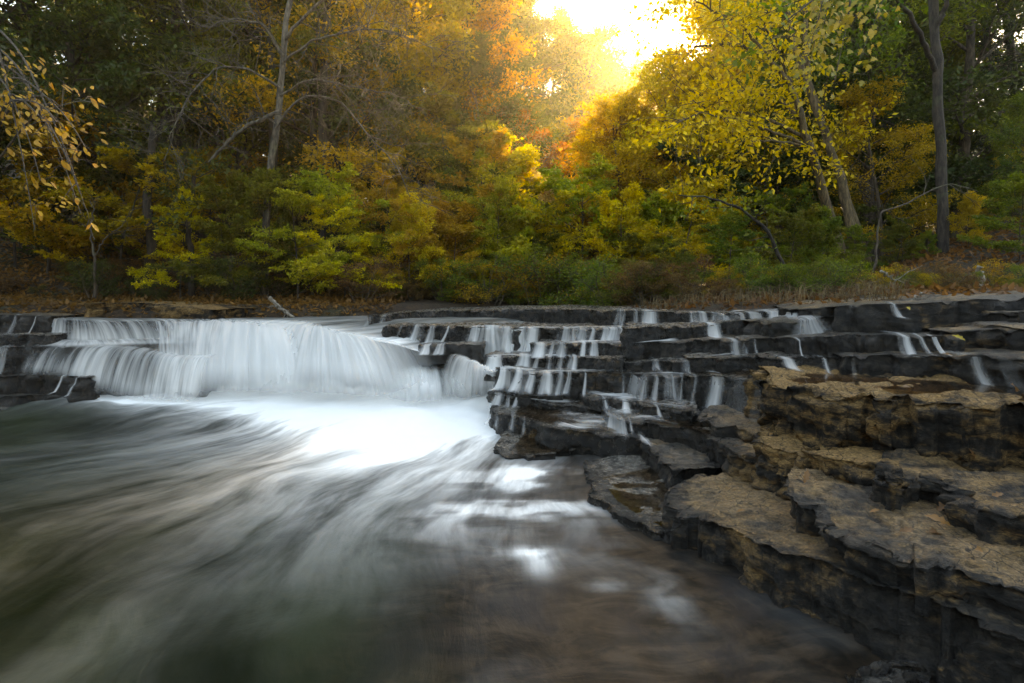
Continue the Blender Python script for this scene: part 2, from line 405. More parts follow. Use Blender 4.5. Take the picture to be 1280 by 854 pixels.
# --- third bed
slab('rock_ledge', [(527, 431, .83), (560, 430, .84), (593, 431, .85)], .26, 1.2, 9, 'short low black ledge between the main falls and the broad side cascade', group=RG, ds=.04, wet=.9)
slab('rock_ledge', [(672, 430, .87), (740, 429, .90), (795, 430, .935)], .34, 1.2, 10, 'third ledge from the top, left length with a white veil at its left end', group=RG, ds=.03)
slab('rock_ledge', [(797, 427, .955), (850, 427, 1.0), (868, 424, 1.02), (928, 424, 1.08)], .36, 1.3, 11, 'third ledge from the top, brown-topped middle length', group=RG, ds=.03, wet=.7, dry=.15)
slab('rock_ledge', [(932, 424, 1.08), (1000, 422, 1.145), (1058, 418, 1.195)], .36, 1.2, 12, 'third ledge from the top, black length under the fan-shaped cascade', group=RG, ds=.028, wet=.65, dry=.15)
slab('rock_ledge', [(1062, 418, 1.195), (1120, 420, 1.20), (1196, 422, 1.215)], .36, 1.1, 13, 'third ledge from the top, length with thin dribbles near the right edge', group=RG, ds=.025, wet=.6, dry=.2)
slab('rock_ledge', [(1199, 416, 1.25), (1240, 412, 1.28), (1280, 411, 1.31), (1420, 410, 1.34), (1700, 405, 1.38)], .38, 1.2, 14, 'third ledge from the top, thick block with a yellow leaf at the right edge', group=RG, ds=.025, wet=.5, dry=.25)
# --- fourth bed
slab('rock_ledge', [(612, 445, .72), (658, 446, .72), (700, 447, .735), (745, 448, .755), (775, 449, .785)], .32, 1.3, 15, 'fourth ledge from the top, long wet left length beside the white side cascade', group=RG, ds=.03)
slab('rock_ledge', [(777, 455, .72), (820, 453, .77), (858, 451, .83)], .30, 1.2, 16, 'mossy brown block sticking out of the fourth ledge', group=RG, ds=.026, dry=.25)
slab('rock_ledge', [(861, 448, .86), (900, 447, .90), (950, 446, .95), (1000, 446, .995), (1058, 446, 1.02)], .36, 1.3, 17, 'fourth ledge from the top, wet length behind the still brown pool', group=RG, ds=.026, wet=.75)
slab('rock_ledge', [(1062, 446, 1.03), (1120, 444, 1.06), (1180, 445, 1.08), (1280, 447, 1.13), (1420, 450, 1.16), (1700, 452, 1.20)], .42, 1.2, 18, 'fourth ledge from the top, long dark length right of the pool', group=RG, ds=.022, wet=.55, dry=.2)
# --- fifth bed and the great block
slab('rock_ledge', [(620, 461, .61), (645, 463, .61), (668, 467, .605)], .42, 1.2, 19, 'small rounded black ledge split by two white chutes left of the fifth step', group=RG, ds=.03, wet=.9)
slab('rock_ledge', [(676, 468, .605), (745, 465, .62), (777, 468, .635), (808, 470, .655), (866, 470, .69)], .36, 1.4, 20, 'fifth ledge from the top, long mossy face with hanging trickles', group=RG, ds=.028, wet=.75)
slab('rock_ledge', [(869, 471, .71), (898, 472, .74), (928, 474, .77), (962, 477, .815)], .42, 1.4, 21, 'grey streaked wet face joining the great tan block on its left', group=RG, ds=.025, wet=.8)
slab('rock_block', [(966, 478, .835), (975, 487, .87), (1027, 493, .875), (1058, 498, .88), (1084, 496, .885), (1104, 503, .89), (1140, 500, .895), (1192, 504, .90), (1233, 508, .905), (1280, 513, .91), (1420, 528, .92), (1700, 560, .92)], .42, 1.0, 22, 'great thick tan block with a deep shadowed face at the right', 'rock', ds=.016, wet=.1, dry=.55, b=(.3, .95), rough=1.45, strata=.15, jagged=1.5)
# --- third stratum up from the pool
slab('rock_slab', [(726, 491, .40), (742, 496, .395), (769, 500, .40), (799, 504, .415)], .13, 1.1, 23, 'thin wet slab under the long trickling face, its left end dark', 'rock slab', ds=.025)
slab('rock_slab', [(802, 507, .43), (825, 511, .44), (871, 516, .455)], .14, 1.2, 24, 'thin wet slab carrying a puddle below the grey streaked face', 'rock slab', ds=.022)
slab('rock_slab', [(875, 520, .45), (897, 531, .455), (916, 537, .46), (954, 549, .49)], .17, 1.2, 25, 'thin tan-edged slab below the left corner of the great block', 'rock slab', ds=.018, wet=.55, dry=.3, b=(.6, .8))
slab('rock_slab', [(956, 556, .50), (987, 563, .51), (1006, 569, .51), (1022, 569, .515)], .17, 1.0, 26, 'small tan block with a rounded lump under the great block', 'rock slab', ds=.014, wet=.15, dry=.6, b=(.55, .83), rough=1.3)
slab('rock_slab', [(1025, 567, .54), (1084, 580, .56), (1104, 592, .56), (1114, 600, .56)], .19, 1.2, 27, 'flat tan slab with a squared corner below the great block', 'rock slab', ds=.013, wet=.1, dry=.6, b=(.6, .8), rough=1.15)
slab('rock_slab', [(1116, 604, .565), (1140, 603, .57), (1166, 603, .57), (1192, 615, .57), (1243, 631, .57), (1280, 641, .57), (1420, 680, .57), (1700, 740, .57)], .17, 1.3, 28, 'long layered slab running to the right edge behind the fallen leaves', 'rock slab', ds=.013, wet=.3, dry=.43, b=(.55, .83), rough=1.25)
# --- second stratum up
slab('rock_slab', [(619, 491, .33), (656, 499, .31), (690, 505, .295), (720, 508, .29), (749, 511, .29)], .12, 1.3, 29, 'long thin wet slab starting beside the white boil', 'rock slab', ds=.026, wet=.85)
slab('rock_slab', [(752, 512, .29), (763, 513, .295), (780, 522, .32), (787, 526, .33), (816, 528, .35), (852, 537, .36), (871, 545, .36), (894, 549, .37), (916, 556, .38)], .20, 1.3, 30, 'stepped wet slab with a black chipped edge in mid right', 'rock slab', ds=.02, wet=.75, b=(.5, .86))
slab('rock_slab', [(918, 560, .375), (934, 568, .38), (950, 577, .385), (980, 583, .385), (1000, 592, .385), (1019, 598, .385)], .18, .9, 31, 'rough dark block tucked under the small tan block', 'rock slab', ds=.014, wet=.45, dry=.35, b=(.6, .8), rough=1.4)
slab('rock_slab', [(979, 612, .43), (983, 624, .43), (1008, 640, .43), (1031, 660, .43), (1086, 683, .43), (1117, 695, .43), (1164, 707, .43), (1211, 726, .43), (1280, 743, .43), (1420, 785, .43), (1700, 850, .43)], .20, 1.1, 32, 'broad hummocky slab carrying the fallen leaves at lower right', 'rock slab', ds=.012, wet=.45, dry=.38, b=(.55, .83), rough=1.35)
# --- first stratum up
slab('rock_slab', [(611, 511, .23), (637, 520, .23), (671, 526, .23), (690, 534, .23), (720, 542, .22), (761, 543, .22), (796, 546, .22)], .34, 1.5, 33, 'wide flat wet slab with a puddle and a black chipped front, beside the pool', 'rock slab', ds=.022, wet=.85, rough=.9)
slab('rock_slab', [(799, 550, .22), (812, 564, .22), (825, 580, .21), (834, 590, .21)], .34, 1.3, 34, 'narrow grey slab edge left of the dark notch', 'rock slab', ds=.016, wet=.7, dry=.15, b=NEAR, rough=.9)
slab('rock_slab', [(842, 607, .20), (834, 622, .20), (830, 638, .20), (838, 648, .20), (871, 646, .21), (894, 650, .21), (926, 665, .23), (937, 673, .24), (984, 692, .26), (1055, 708, .28), (1094, 729, .28), (1141, 747, .28), (1196, 764, .28), (1280, 790, .28), (1420, 840, .28), (1700, 930, .28)], .5, 1.5, 35, 'big tan-topped slab with a black wet flank rising from the pool in front', 'rock slab', ds=.012, wet=.5, dry=.46, b=NEAR, rough=1.1, flare=.03, strata=.5)
# --- beds at water level
slab('rock_slab', [(617, 560, .05), (630, 571, .045), (675, 569, .045), (714, 567, .045)], .3, .9, 36, 'low flat wet slab almost awash, nearest the foam', 'rock slab', ds=.022, wet=.95, rough=.8)
slab('rock_slab', [(733, 578, .045), (742, 606, .055), (760, 629, .055), (790, 650, .055), (827, 667, .055)], .35, 1.2, 37, 'low wet slab with brown puddles beside the dark notch', 'rock slab', ds=.015, wet=.85, dry=.1, b=NEAR, rough=.8)
slab('rock_slab', [(1072, 850, .04), (1120, 838, .06), (1180, 850, .06), (1280, 890, .06), (1500, 980, .06)], .4, .8, 38, 'dark low slab in the bottom right corner at the pool edge', 'rock slab', ds=.014, wet=.8, dry=.1, b=NEAR)
# --- left ledges
LG = 'stacked ledges left of the falls'
for sd, (pts, th, dp, lab, wt) in enumerate([
    ([(-260, 394, 1.2), (-40, 394, 1.2), (20, 394, 1.2), (57, 396, 1.18)], .34, 2.2, 'top black ledge under the leaf-littered left bank', .7),
    ([(-260, 418, .947), (-40, 418, .947), (58, 419, .945)], .26, 1.6, 'second black ledge from the top at the left edge', .8),
    ([(-260, 434, .79), (-40, 434, .79), (48, 434, .79)], .45, 1.6, 'third black ledge at the left edge with a trickle at the frame', .8),
    ([(-260, 469, .43), (-40, 469, .43), (70, 469, .43), (103, 472, .42)], .34, 1.5, 'fourth ledge at the left, brown-topped, jutting into the falls', .6),
    ([(-260, 495, .16), (-40, 495, .16), (60, 496, .16), (101, 496, .155)], .4, 1.0, 'lowest thick ledge at the left beside the white water', .7),
    ([(-260, 512, .03), (30, 512, .03), (147, 511, .03)], .3, .9, 'thin rock shelf awash at the foot of the left ledges', .95)]):
    slab('rock_ledge', pts, th, dp, 50+sd, lab, group=LG, ds=.035, wet=wt, dry=.08, b=(-.1, 1))
FU = [(55, 399, 1.12), (120, 403, 1.10), (215, 402, 1.09), (280, 402, 1.08), (330, 405, 1.06)]
FM = [(50, 435, .765), (100, 434, .77), (140, 434, .77), (180, 438, .74), (225, 447, .66), (272, 447, .66)]
FC = [(330, 406, 1.05), (365, 408, 1.02), (400, 414, .98), (440, 423, .91), (490, 431, .83), (530, 442, .72)]
slab('rock_ledge', FU, .5, 1.5, 60, 'black ledge behind the upper curtain of the main falls', ds=.04, wet=.95, b=(0, 1))
slab('rock_ledge', FM[:-1]+[(250, 448, .655)], .9, 1.5, 61, 'black ledge behind the lower curtain of the main falls', ds=.04, wet=.95, b=(0, 1))
slab('rock_ledge', [(u, v+2, z-.05) for u, v, z in FC], 1.2, 1.6, 62, 'smooth bedrock lip under the heaviest white chute', ds=.04, wet=.95, b=(-.2, 1), rough=.4)

# ------------------------------------------------------------------ water
FALL_BASE = np.array([W(u, v, 0)[:2] for u, v in [(108, 500), (140, 511), (220, 514), (330, 519), (420, 526), (500, 526), (570, 518), (612, 514)]])
SRC = np.array([0.6, 10.2])
def water_sheet(name, X, Y, Z, foam, bed):
    d = np.stack([X-SRC[0], Y-SRC[1]], -1); r = np.linalg.norm(d, axis=-1)
    wob = .10*fbm(np.stack([X*.5, Y*.5, X*0], -1), 31, 3)
    th = np.arctan2(d[..., 0], -d[..., 1])+wob
    uv = np.stack([th*1.6+40, r], -1)
    me = mesh_np(name, np.stack([X, Y, Z], -1).reshape(-1, 3), grid_faces(*X.shape), True,
                 {'foam': foam, 'bed': bed}, uv.reshape(-1, 2))
    return tag(link(name, me, M_WATER), kind='structure')
wx = np.arange(-13, 6.6, .045); wy = axis(-6, 9.6, .9, 9.6, .045, .4)
X, Y = np.meshgrid(wx, wy); P = np.stack([X, Y], -1)
seg = np.full(X.shape, 1e9)
for a, b_ in zip(FALL_BASE[:-1], FALL_BASE[1:]):
    ab = b_-a; t_ = np.clip(((P-a)@ab)/(ab@ab), 0, 1)
    seg = np.minimum(seg, np.linalg.norm(P-(a+t_[..., None]*ab), axis=-1))
behind = Y > np.interp(X, FALL_BASE[:, 0], FALL_BASE[:, 1])
seg = np.where(behind, 0, seg)
n3 = lambda k, s, o=4: fbm(np.stack([X*k, Y*k, X*0], -1), s, o)
def blob(u, v, ru, rv, amt):
    """foam patch round the pool point under (u, v), sized in metres"""
    c = W(u, v, 0); return amt*np.exp(-(((X-c[0])/ru)**2+((Y-c[1])/rv)**2))
reach = np.interp(X, [-5.2, -4.2, -2.9, -1.9, -.9, -.3], [.22, .4, .65, 1.0, .95, .55])
foam = 1.5*np.exp(-(seg/reach/.88)**1.05)*(1+.35*fbm(np.stack([X*1.6, Y*3.5, X*0], -1), 93, 4))
jet = W(470, 540, 0)
ang = np.arctan2(X-SRC[0], -(Y-SRC[1])); rr = np.hypot(X-SRC[0], Y-SRC[1])
foam += .80*np.exp(-((ang+.34)/.17)**2)*np.exp(-(rr/5.9)**6)
foam += .21*np.exp(-((ang+.70)/.24)**2)*np.exp(-(rr/6.2)**5)
foam += .05*np.exp(-((ang+.55)/.5)**2)*np.exp(-(rr/6.8)**4)
foam += .30*np.exp(-((ang+.16)/.13)**2)*np.exp(-(rr/5.6)**4)
foam += .03*ss(-.1, .4, n3(1.7, 61, 4))
cl = ss(-.25, .25, fbm(np.stack([X*2.2, Y*4.6, X*0], -1), 77, 4))
for q in [(640, 600, .5, .5, .6), (690, 590, .38, .25, .7), (700, 625, .32, .25, .7), (650, 640, .5, .22, .6), (585, 528, .4, .3, .8), (560, 640, .4, .5, .4), (760, 690, .4, .25, .15)]:
    foam += blob(*q)*cl*.72
for q in [(660, 690, .16, .07, 1.0), (676, 702, .08, .14, .9), (760, 733, .08, .05, .55), (835, 745, .10, .20, .5)]:
    foam += .6*blob(*q)*ss(-.5, .1, n3(7, 78, 3))
foam *= 1-.75*np.exp(-(((X-W(60, 535, 0)[0])/1.6)**2+((Y-W(60, 535, 0)[1])/.55)**2))
foam *= 1-.5*np.exp(-(((X-W(400, 800, 0)[0])/.7)**2+((Y-W(400, 800, 0)[1])/.6)**2))
bed = ss(-.95, .1, X+(Y-2.5)*.10+.35*n3(.9, 5, 3)) * ss(6.6, 5.0, Y)
Z = .010*n3(2.2, 12, 3)+.004*n3(9, 14, 2)
mound = np.exp(-(seg/.75)**2)
Z += .12*mound+.07*mound*n3(1.3, 16, 3)
for u, v, a_, r_ in [(530, 486, .22, .55), (430, 492, .16, .6), (300, 490, .10, .6), (200, 490, .08, .4), (585, 480, .25, .4)]:
    c = W(u, v, 0); Z += a_*np.exp(-((X-c[0])**2+(Y-c[1])**2)/r_**2)
water_sheet('water', X, Y, Z, np.clip(foam, 0, 1.3), bed)
# the river above the falls
lipx = np.array([W(*q)[0] for q in FU+FC[1:]]); lipy = np.array([W(*q)[1] for q in FU+FC[1:]]); lipz = np.array([W(*q)[2] for q in FU+FC[1:]])
rx = np.linspace(-9.2, 16, 240); ry = np.r_[0:3:40j, 3.3:80:90j]
X, R = np.meshgrid(rx, ry)
yl = np.interp(X, np.r_[-9.2, lipx, 0.2, 16], np.r_[8.9, lipy, 8.6, 8.6]); zl = np.interp(X, np.r_[-9.2, lipx, .2, 16], np.r_[1.12, lipz, .9, .9])
Y = yl+R
Z = zl+.03+(1.075-zl)*ss(0, 1.3, R)-.02*ss(0, .15, -R+.15)+.012*fbm(np.stack([X*2, Y*2, X*0], -1), 41, 3)
fo = .5*np.exp(-(R/.5)**2)*ss(-5.2, -3.2, X)+.18
water_sheet('river', X, Y, Z, fo, np.full(X.shape, .25))

def sheet(name, top, bot, ncol, nrow, dens, parent=None, label=None, cat=None, group=None, arc=.55, lead=.12, seed=0, ridge=.018, fade=(.06, .06), bfade=.25, mat=None):
    """a falling sheet from the lip points (3D) to the base points (3D), gliding over the lip then dropping"""
    T_, s = resample(np.array(top), max(1e-3, np.linalg.norm(np.diff(np.array(top), axis=0), axis=1).sum()/ncol))
    B_ = np.array(bot, float); db = np.linspace(0, 1, len(B_)); q = np.linspace(0, 1, len(T_))
    B_ = np.stack([np.interp(q, db, B_[:, k]) for k in range(3)], -1)
    dxy = B_[:, :2]-T_[:, :2]; ln = np.linalg.norm(dxy, axis=1)[:, None]+1e-6; d = dxy/ln
    rows = []; vv = []
    for r in (0, .5):
        p = T_.copy(); p[:, :2] -= d*lead*(1-r); p[:, 2] += .012*(1-r); rows.append(p); vv.append(np.full(len(T_), -lead*(1-r)))
    tt = np.linspace(0, 1, nrow)
    for t in tt:
        p = T_.copy(); p[:, :2] += dxy*t**arc if arc <= 1 else dxy*(1-(1-t)**arc)
        p[:, 2] += (B_[:, 2]-T_[:, 2])*t**(1.35)
        rows.append(p); vv.append(np.linalg.norm(B_-T_, axis=1)*t)
    V = np.array(rows); tv = np.r_[0, 0, tt]
    U = np.broadcast_to(s[None], V.shape[:2])
    rg = fbm(np.stack([U*14+seed*9, tv[:, None]*.8+U*0, U*0], -1), seed, 3)*ridge
    V[..., 0] += d[None, :, 0]*rg; V[..., 1] += d[None, :, 1]*rg; V[..., 2] += rg*.5
    e = np.clip(np.minimum((s/s[-1])/max(fade[0], 1e-3), (1-s/s[-1])/max(fade[1], 1e-3)), 0, 1)
    e = e[None]*np.r_[0., .55, np.ones(nrow)][:, None]*(1-ss(1-bfade, 1.0, tv))[:, None]
    dn = np.asarray(dens, float); dn = np.interp(q, np.linspace(0, 1, dn.size), dn.ravel())
    dn = dn[None]+.22*ss(.1, 1, tv)[:, None]
    me = mesh_np(name, V.reshape(-1, 3), grid_faces(*V.shape[:2]), True, {'edge': e.ravel(), 'dens': np.broadcast_to(dn, V.shape[:2]).ravel()},
                 np.stack([U+seed*1.37, np.array(vv)], -1).reshape(-1, 2))
    o = link(name, me, mat or M_FALL, parent)
    if label: tag(o, label, cat, group)
    return o
def at(P, dx=0, dy=0, dz=0, z=None):
    return (P[0]+dx, P[1]+dy, (P[2] if z is None else z)+dz)
mf = tag(empty('waterfall', W(300, 490, 0)), 'wide white main waterfall tumbling in curtains over the left ledges', 'waterfall')
up_t = [at(W(*q), 0, -.05, .035) for q in FU]
sheet('upper_curtain', up_t, [at(p, 0, -.22, z=.78) for p in up_t], 260, 14, [.75, .5, .4, .42, .5, .42, .45, .6, .8], mf, seed=1)
lo_t = [at(W(*q), 0, -.06, .03) for q in FM]
sheet('lower_curtain', lo_t, [at(p, 0, -.35, z=zb) for p, zb in zip(lo_t, (.42, .40, .2, .08, .08, .08))], 280, 18, [.25, .42, .48, .6, .5, .45, .55, .5, .7], mf, seed=2, bfade=.3)
sheet('tread_foam', [at(p, 0, -.15, z=.86) for p in up_t], [at(p, 0, -.62, z=.79) for p in up_t], 120, 8, [.5, .6, .55, .6, .7], mf, seed=3, bfade=.55, fade=(.15, .1))
ch_t = [at(W(*q), 0, -.03, .05) for q in FC]
sheet('main_chute', ch_t, [at(W(270, 505, .08)), at(W(330, 510, .08)), at(W(400, 515, .08)), at(W(470, 518, .08)), at(W(520, 512, .08)), at(W(565, 505, .1))], 300, 26, [.95, 1.1, .95, 1.15, 1.25, 1.2, 1.1, .9], mf, arc=.75, lead=.5, seed=4, ridge=.05, bfade=.5, fade=(.05, .38))
sheet('middle_spill', [at(W(185, 402, 1.09), 0, -.15, .02)]+[at(p, 0, -.1, -.02) for p in up_t[2:]]+[at(ch_t[1], 0, -.1, -.05)], [at(W(190, 508, .08)), at(W(225, 510, .08)), at(W(262, 509, .08)), at(W(310, 507, .08)), at(W(390, 512, .08))], 160, 22, [.15, .55, .7, .9, 1.05, 1.1], mf, arc=.62, seed=5, ridge=.05, bfade=.4)
sheet('boil', [at(W(470, 463, .46)), at(W(530, 461, .50)), at(W(590, 464, .46))], [at(W(455, 512, .06)), at(W(530, 516, .06)), at(W(600, 508, .06))], 120, 16, [.7, .9, .75, .5, .7], mf, arc=.6, lead=.3, seed=6, ridge=.08, fade=(.35, .35), bfade=.6)
sheet('side_apron', [at(W(565, 444, .72)), at(W(590, 450, .68)), at(W(620, 461, .64))], [at(W(545, 505, .05)), at(W(590, 506, .05)), at(W(625, 497, .1))], 120, 20, [.5, .7, .85, .7], mf, arc=.7, seed=7, ridge=.08, fade=(.2, .1), bfade=.4)

# ------------------------------------------------------------------ cascades over the right ledges
from mathutils.bvhtree import BVHTree
BV = {}
def bvh(i):
    if i not in BV:
        lip, V, me = SLABS[i]
        f = grid_faces(V.shape[0], V.shape[1])
        BV[i] = BVHTree.FromPolygons(V.reshape(-1, 3).tolist(), f.tolist())
    return BV[i]
def find(u, v):
    best = None
    for i, (lip, V, me) in enumerate(SLABS):
        a = np.array(lip, float)
        if a[0, 0]-4 <= u <= a[-1, 0]+4 and np.all(np.diff(a[:, 0]) > 0):
            vv = np.interp(u, a[:, 0], a[:, 1]); z = np.interp(u, a[:, 0], a[:, 2])
            if best is None or abs(vv-v) < best[0]: best = (abs(vv-v), i, vv, z)
    return best[1:]
def cascade(u, v, w, vb, dens=.5, slant=-.25, fan=.25, seed=0, parent=None, name='cascade', run=.22):
    """a thin fall that clings to the stone: its rows follow the ledge face found under them"""
    i, vl, z = find(u, v); P = np.array(W(u, vl, z)); Y = P[1]; wid = w*Y/F
    zb = H-(vb-HZ)/F*(Y-.12); wid *= 1.35
    nc = max(5, int(wid/.012)); nr = 12; T = bvh(i)
    rows = []; edge = []; vv = []
    xs = np.linspace(-.5, .5, nc)
    hgt = z-zb
    tz = []; ty = []
    for q in xs:
        x = P[0]+q*wid
        h = T.ray_cast(Vector((x, Y-.9, z-.05)), Vector((0, 1, 0)), 2.)
        yl = h[0].y if h[0] else Y
        d = T.ray_cast(Vector((x, yl+.07, z+.4)), Vector((0, 0, -1)), 1.)
        zt = d[0].z if d[0] else z
        tz.append(zt); ty.append(yl)
    tz = np.convolve(np.pad(tz, 2, 'edge'), np.ones(5)/5, 'valid'); ty = np.convolve(np.pad(ty, 2, 'edge'), np.ones(5)/5, 'valid')
    for back, e in ((.34, 0), (.18, .55), (.05, .85)):
        rows.append(np.stack([P[0]+xs*wid*.9, ty+back, tz+.014], -1)); edge.append(e); vv.append(-back)
    ycur = ty-.012
    for r in range(nr):
        t = (r+.3)/(nr-.7)
        zz = tz+(zb-tz)*t; row = []
        for c, q in enumerate(xs):
            x = P[0]+q*wid*(.8+fan*1.5*t)+slant*hgt*t**1.3
            h = T.ray_cast(Vector((x, Y-.9, zz[c])), Vector((0, 1, 0)), 2.)
            yh = h[0].y-.016 if h[0] else 9e9
            ycur[c] = min(ycur[c]-.004-.012*t, yh); row.append((x, ycur[c], zz[c]))
        rows.append(np.array(row)); edge.append(1.); vv.append(hgt*t)
    last = rows[-1]
    for f_, e in ((.35, .7), (1., 0)):
        g_ = last.copy(); g_[:, 1] -= run*f_*.6; g_[:, 0] += slant*.3*run*f_+xs*wid*.3*f_; g_[:, 2] -= .012*f_; rows.append(g_); edge.append(e); vv.append(hgt+run*f_)
    V = np.array(rows); s = (xs+.5)*wid
    e = np.array(edge)[:, None]*np.clip(np.minimum(xs+.5, .5-xs)/.33, 0, 1)[None]
    cr_ = vn(np.stack([xs*wid*22+u, xs*0, xs*0], -1), 5)[None]                      # some threads break off early or start late
    tr_ = np.linspace(0, 1, len(rows))[:, None]
    e = e*(1-.75*ss(.60+.5*cr_, .9+.5*cr_, tr_))
    dn = dens+.08*tr_-.30*(2*np.abs(xs))[None]**2+.30*(cr_-.5)
    me = mesh_np(name, V.reshape(-1, 3), grid_faces(*V.shape[:2]), True, {'edge': e.ravel(), 'dens': dn.ravel()},
                 np.stack([np.broadcast_to(s[None], V.shape[:2])+u*.37, np.broadcast_to(np.array(vv)[:, None], V.shape[:2])], -1).reshape(-1, 2))
    return link(name, me, M_FALL, parent)
CAS = {
 'topmost right ledge': (408, [(465, 394, 8, 410), (482, 392, 7, 410), (776, 388, 9, 408), (783, 388, 5, 408), (796, 389, 6, 408), (815, 389, 16, 404), (870, 392, 11, 404), (881, 392, 13, 404), (897, 391, 11, 403), (906, 391, 10, 402), (917, 391, 8, 402), (933, 391, 10, 401), (963, 390, 20, 400), (975, 389, 7, 399), (989, 389, 15, 398), (1116, 381, 10, 396)]),
 'second right ledge': (428, [(502, 408, 5, 427), (523, 408, 18, 427), (541, 407, 10, 427), (561, 408, 4, 426), (593, 409, 14, 428), (612, 410, 40, 452), (633, 411, 16, 440), (648, 411, 24, 440), (667, 411, 16, 440), (710, 411, 24, 427), (727, 411, 18, 427), (742, 411, 11, 427), (757, 411, 11, 427), (768, 411, 14, 427), (782, 411, 18, 426), (891, 404, 12, 421), (1018, 400, 36, 421), (1171, 396, 11, 418)]),
 'third right ledge': (445, [(533, 431, 16, 441), (552, 431, 12, 441), (676, 430, 20, 445), (690, 430, 11, 444), (702, 430, 17, 444), (730, 430, 10, 444), (741, 430, 14, 444), (756, 430, 5, 444), (917, 424, 12, 443), (931, 424, 9, 443), (939, 424, 5, 443), (989, 422, 3, 442), (1111, 420, 4, 441), (1122, 420, 12, 441), (1143, 421, 5, 441), (1162, 421, 4, 441)]),
 'fourth right ledge': (461, [(618, 445, 20, 462), (656, 446, 16, 461), (672, 446, 8, 461), (688, 447, 13, 461), (701, 447, 8, 461), (716, 447, 12, 461), (820, 453, 8, 462), (856, 451, 9, 466), (979, 446, 8, 458), (1031, 446, 6, 466), (1067, 446, 7, 472), (1198, 445, 6, 476), (1225, 446, 6, 478)]),
 'fifth right ledge': (490, [(630, 462, 26, 487), (650, 464, 14, 487), (664, 466, 12, 488), (684, 468, 18, 491), (702, 467, 13, 492), (713, 467, 9, 492), (732, 466, 5, 492), (781, 468, 4, 494), (797, 469, 22, 496), (819, 470, 7, 497), (836, 470, 20, 498), (852, 470, 5, 499), (871, 471, 7, 506), (905, 473, 14, 518), (922, 474, 6, 522)]),
 'thin slabs below the fifth ledge': (500, [(624, 492, 14, 507), (636, 494, 9, 506), (646, 497, 7, 507), (755, 498, 8, 508), (782, 502, 10, 514), (823, 510, 5, 520), (757, 513, 14, 524), (767, 514, 7, 525), (787, 526, 6, 538), (613, 512, 7, 528), (622, 515, 6, 530), (641, 520, 8, 536), (655, 523, 5, 538)]),
 'black ledges at the left edge': (410, [(22, 394, 8, 416), (45, 395, 3, 416), (4, 434, 16, 467), (78, 470, 5, 490), (97, 472, 8, 493), (82, 495, 8, 508)]),
}
for tname, (vb0, L_) in CAS.items():
    L_ = sorted(L_)
    for i, (u, v, w, vb) in enumerate(L_):
        left = 'left edge' in tname
        o = cascade(u, v, w, vb, dens=.40+.006*min(w, 20)+.08*math.sin(u*2.3)+(.22 if 595 < u < 668 and v < 480 else 0), slant=0. if left or w > 30 else -.22+.12*math.sin(u*1.7), fan=.5 if w > 30 else .2, seed=i)
        sz = 'hair-thin trickle' if w <= 6 else 'narrow white cascade' if w <= 12 else 'silky white cascade' if w < 24 else 'broad white cascade'
        tag(o, '%s on the %s, %s from the left' % (sz, tname, ordinal(i)), 'cascade', 'small cascades spilling over the ledges')
# white films of water spreading over the treads
def wash(lip, depth, dens, seed, b=(.2, .98)):
    P = np.array([W(u, *find(u, v)[1:]) for u, v, z in lip]); P, s_ = resample(P, .03); b = np.array(b)/np.linalg.norm(b)
    q = np.linspace(-.02, depth, 14)
    V = np.array([np.c_[P[:, :2]+b*d, P[:, 2]+.014+.004*np.sin(s_*9+d*7)] for d in q])
    e = np.clip(np.minimum(s_, s_[-1]-s_)/.12, 0, 1)[None]*(ss(-.02, .06, q)*(1-ss(depth*.6, depth, q)*.6))[:, None]
    fl = fbm(np.stack([V[..., 0]*2.2, V[..., 1]*6, V[..., 0]*0], -1), seed, 3)
    me = mesh_np('water', V.reshape(-1, 3), grid_faces(*V.shape[:2]), True, {'edge': (e*np.clip(.75+fl, 0, 1)).ravel(), 'dens': (dens+.45*fl).ravel()},
                 np.stack([np.broadcast_to((q*2.5)[:, None], V.shape[:2]), np.broadcast_to((s_*.8)[None], V.shape[:2])], -1).reshape(-1, 2))
    tag(link('water', me, M_FALL), kind='structure')
for k_, (lip, dp, dn) in enumerate([
    ([(600, 409, 1.07), (641, 411, 1.08), (700, 411, 1.09), (786, 411, 1.11)], .35, .50), ([(674, 430, .95), (740, 429, .965), (795, 430, .975), (850, 428, .99)], .35, .52),
    ([(616, 446, .78), (658, 446, .79), (700, 447, .80), (745, 448, .81)], .35, .50), ([(622, 461, .66), (668, 467, .657), (745, 465, .68), (866, 470, .70)], .3, .40),
    ([(728, 492, .39), (769, 500, .395), (799, 504, .41)], .5, .44), ([(803, 507, .43), (825, 511, .44), (868, 516, .455)], .5, .44), ([(622, 492, .33), (656, 499, .31), (690, 505, .295), (720, 508, .29)], .4, .40),
    ([(755, 513, .292), (787, 526, .33), (816, 528, .35), (852, 537, .36)], .5, .40), ([(690, 534, .225), (720, 542, .22), (761, 543, .22)], .8, .34), ([(798, 549, .22), (812, 564, .22), (825, 580, .21)], .35, .36),
    ([(860, 392, 1.28), (900, 391, 1.30), (996, 389, 1.365)], .3, .38), ([(870, 447, .87), (950, 446, .95)], .3, .34), ([(990, 401, 1.285), (1045, 397, 1.33)], .25, .40)]):
    wash(lip, dp, dn, 200+k_)
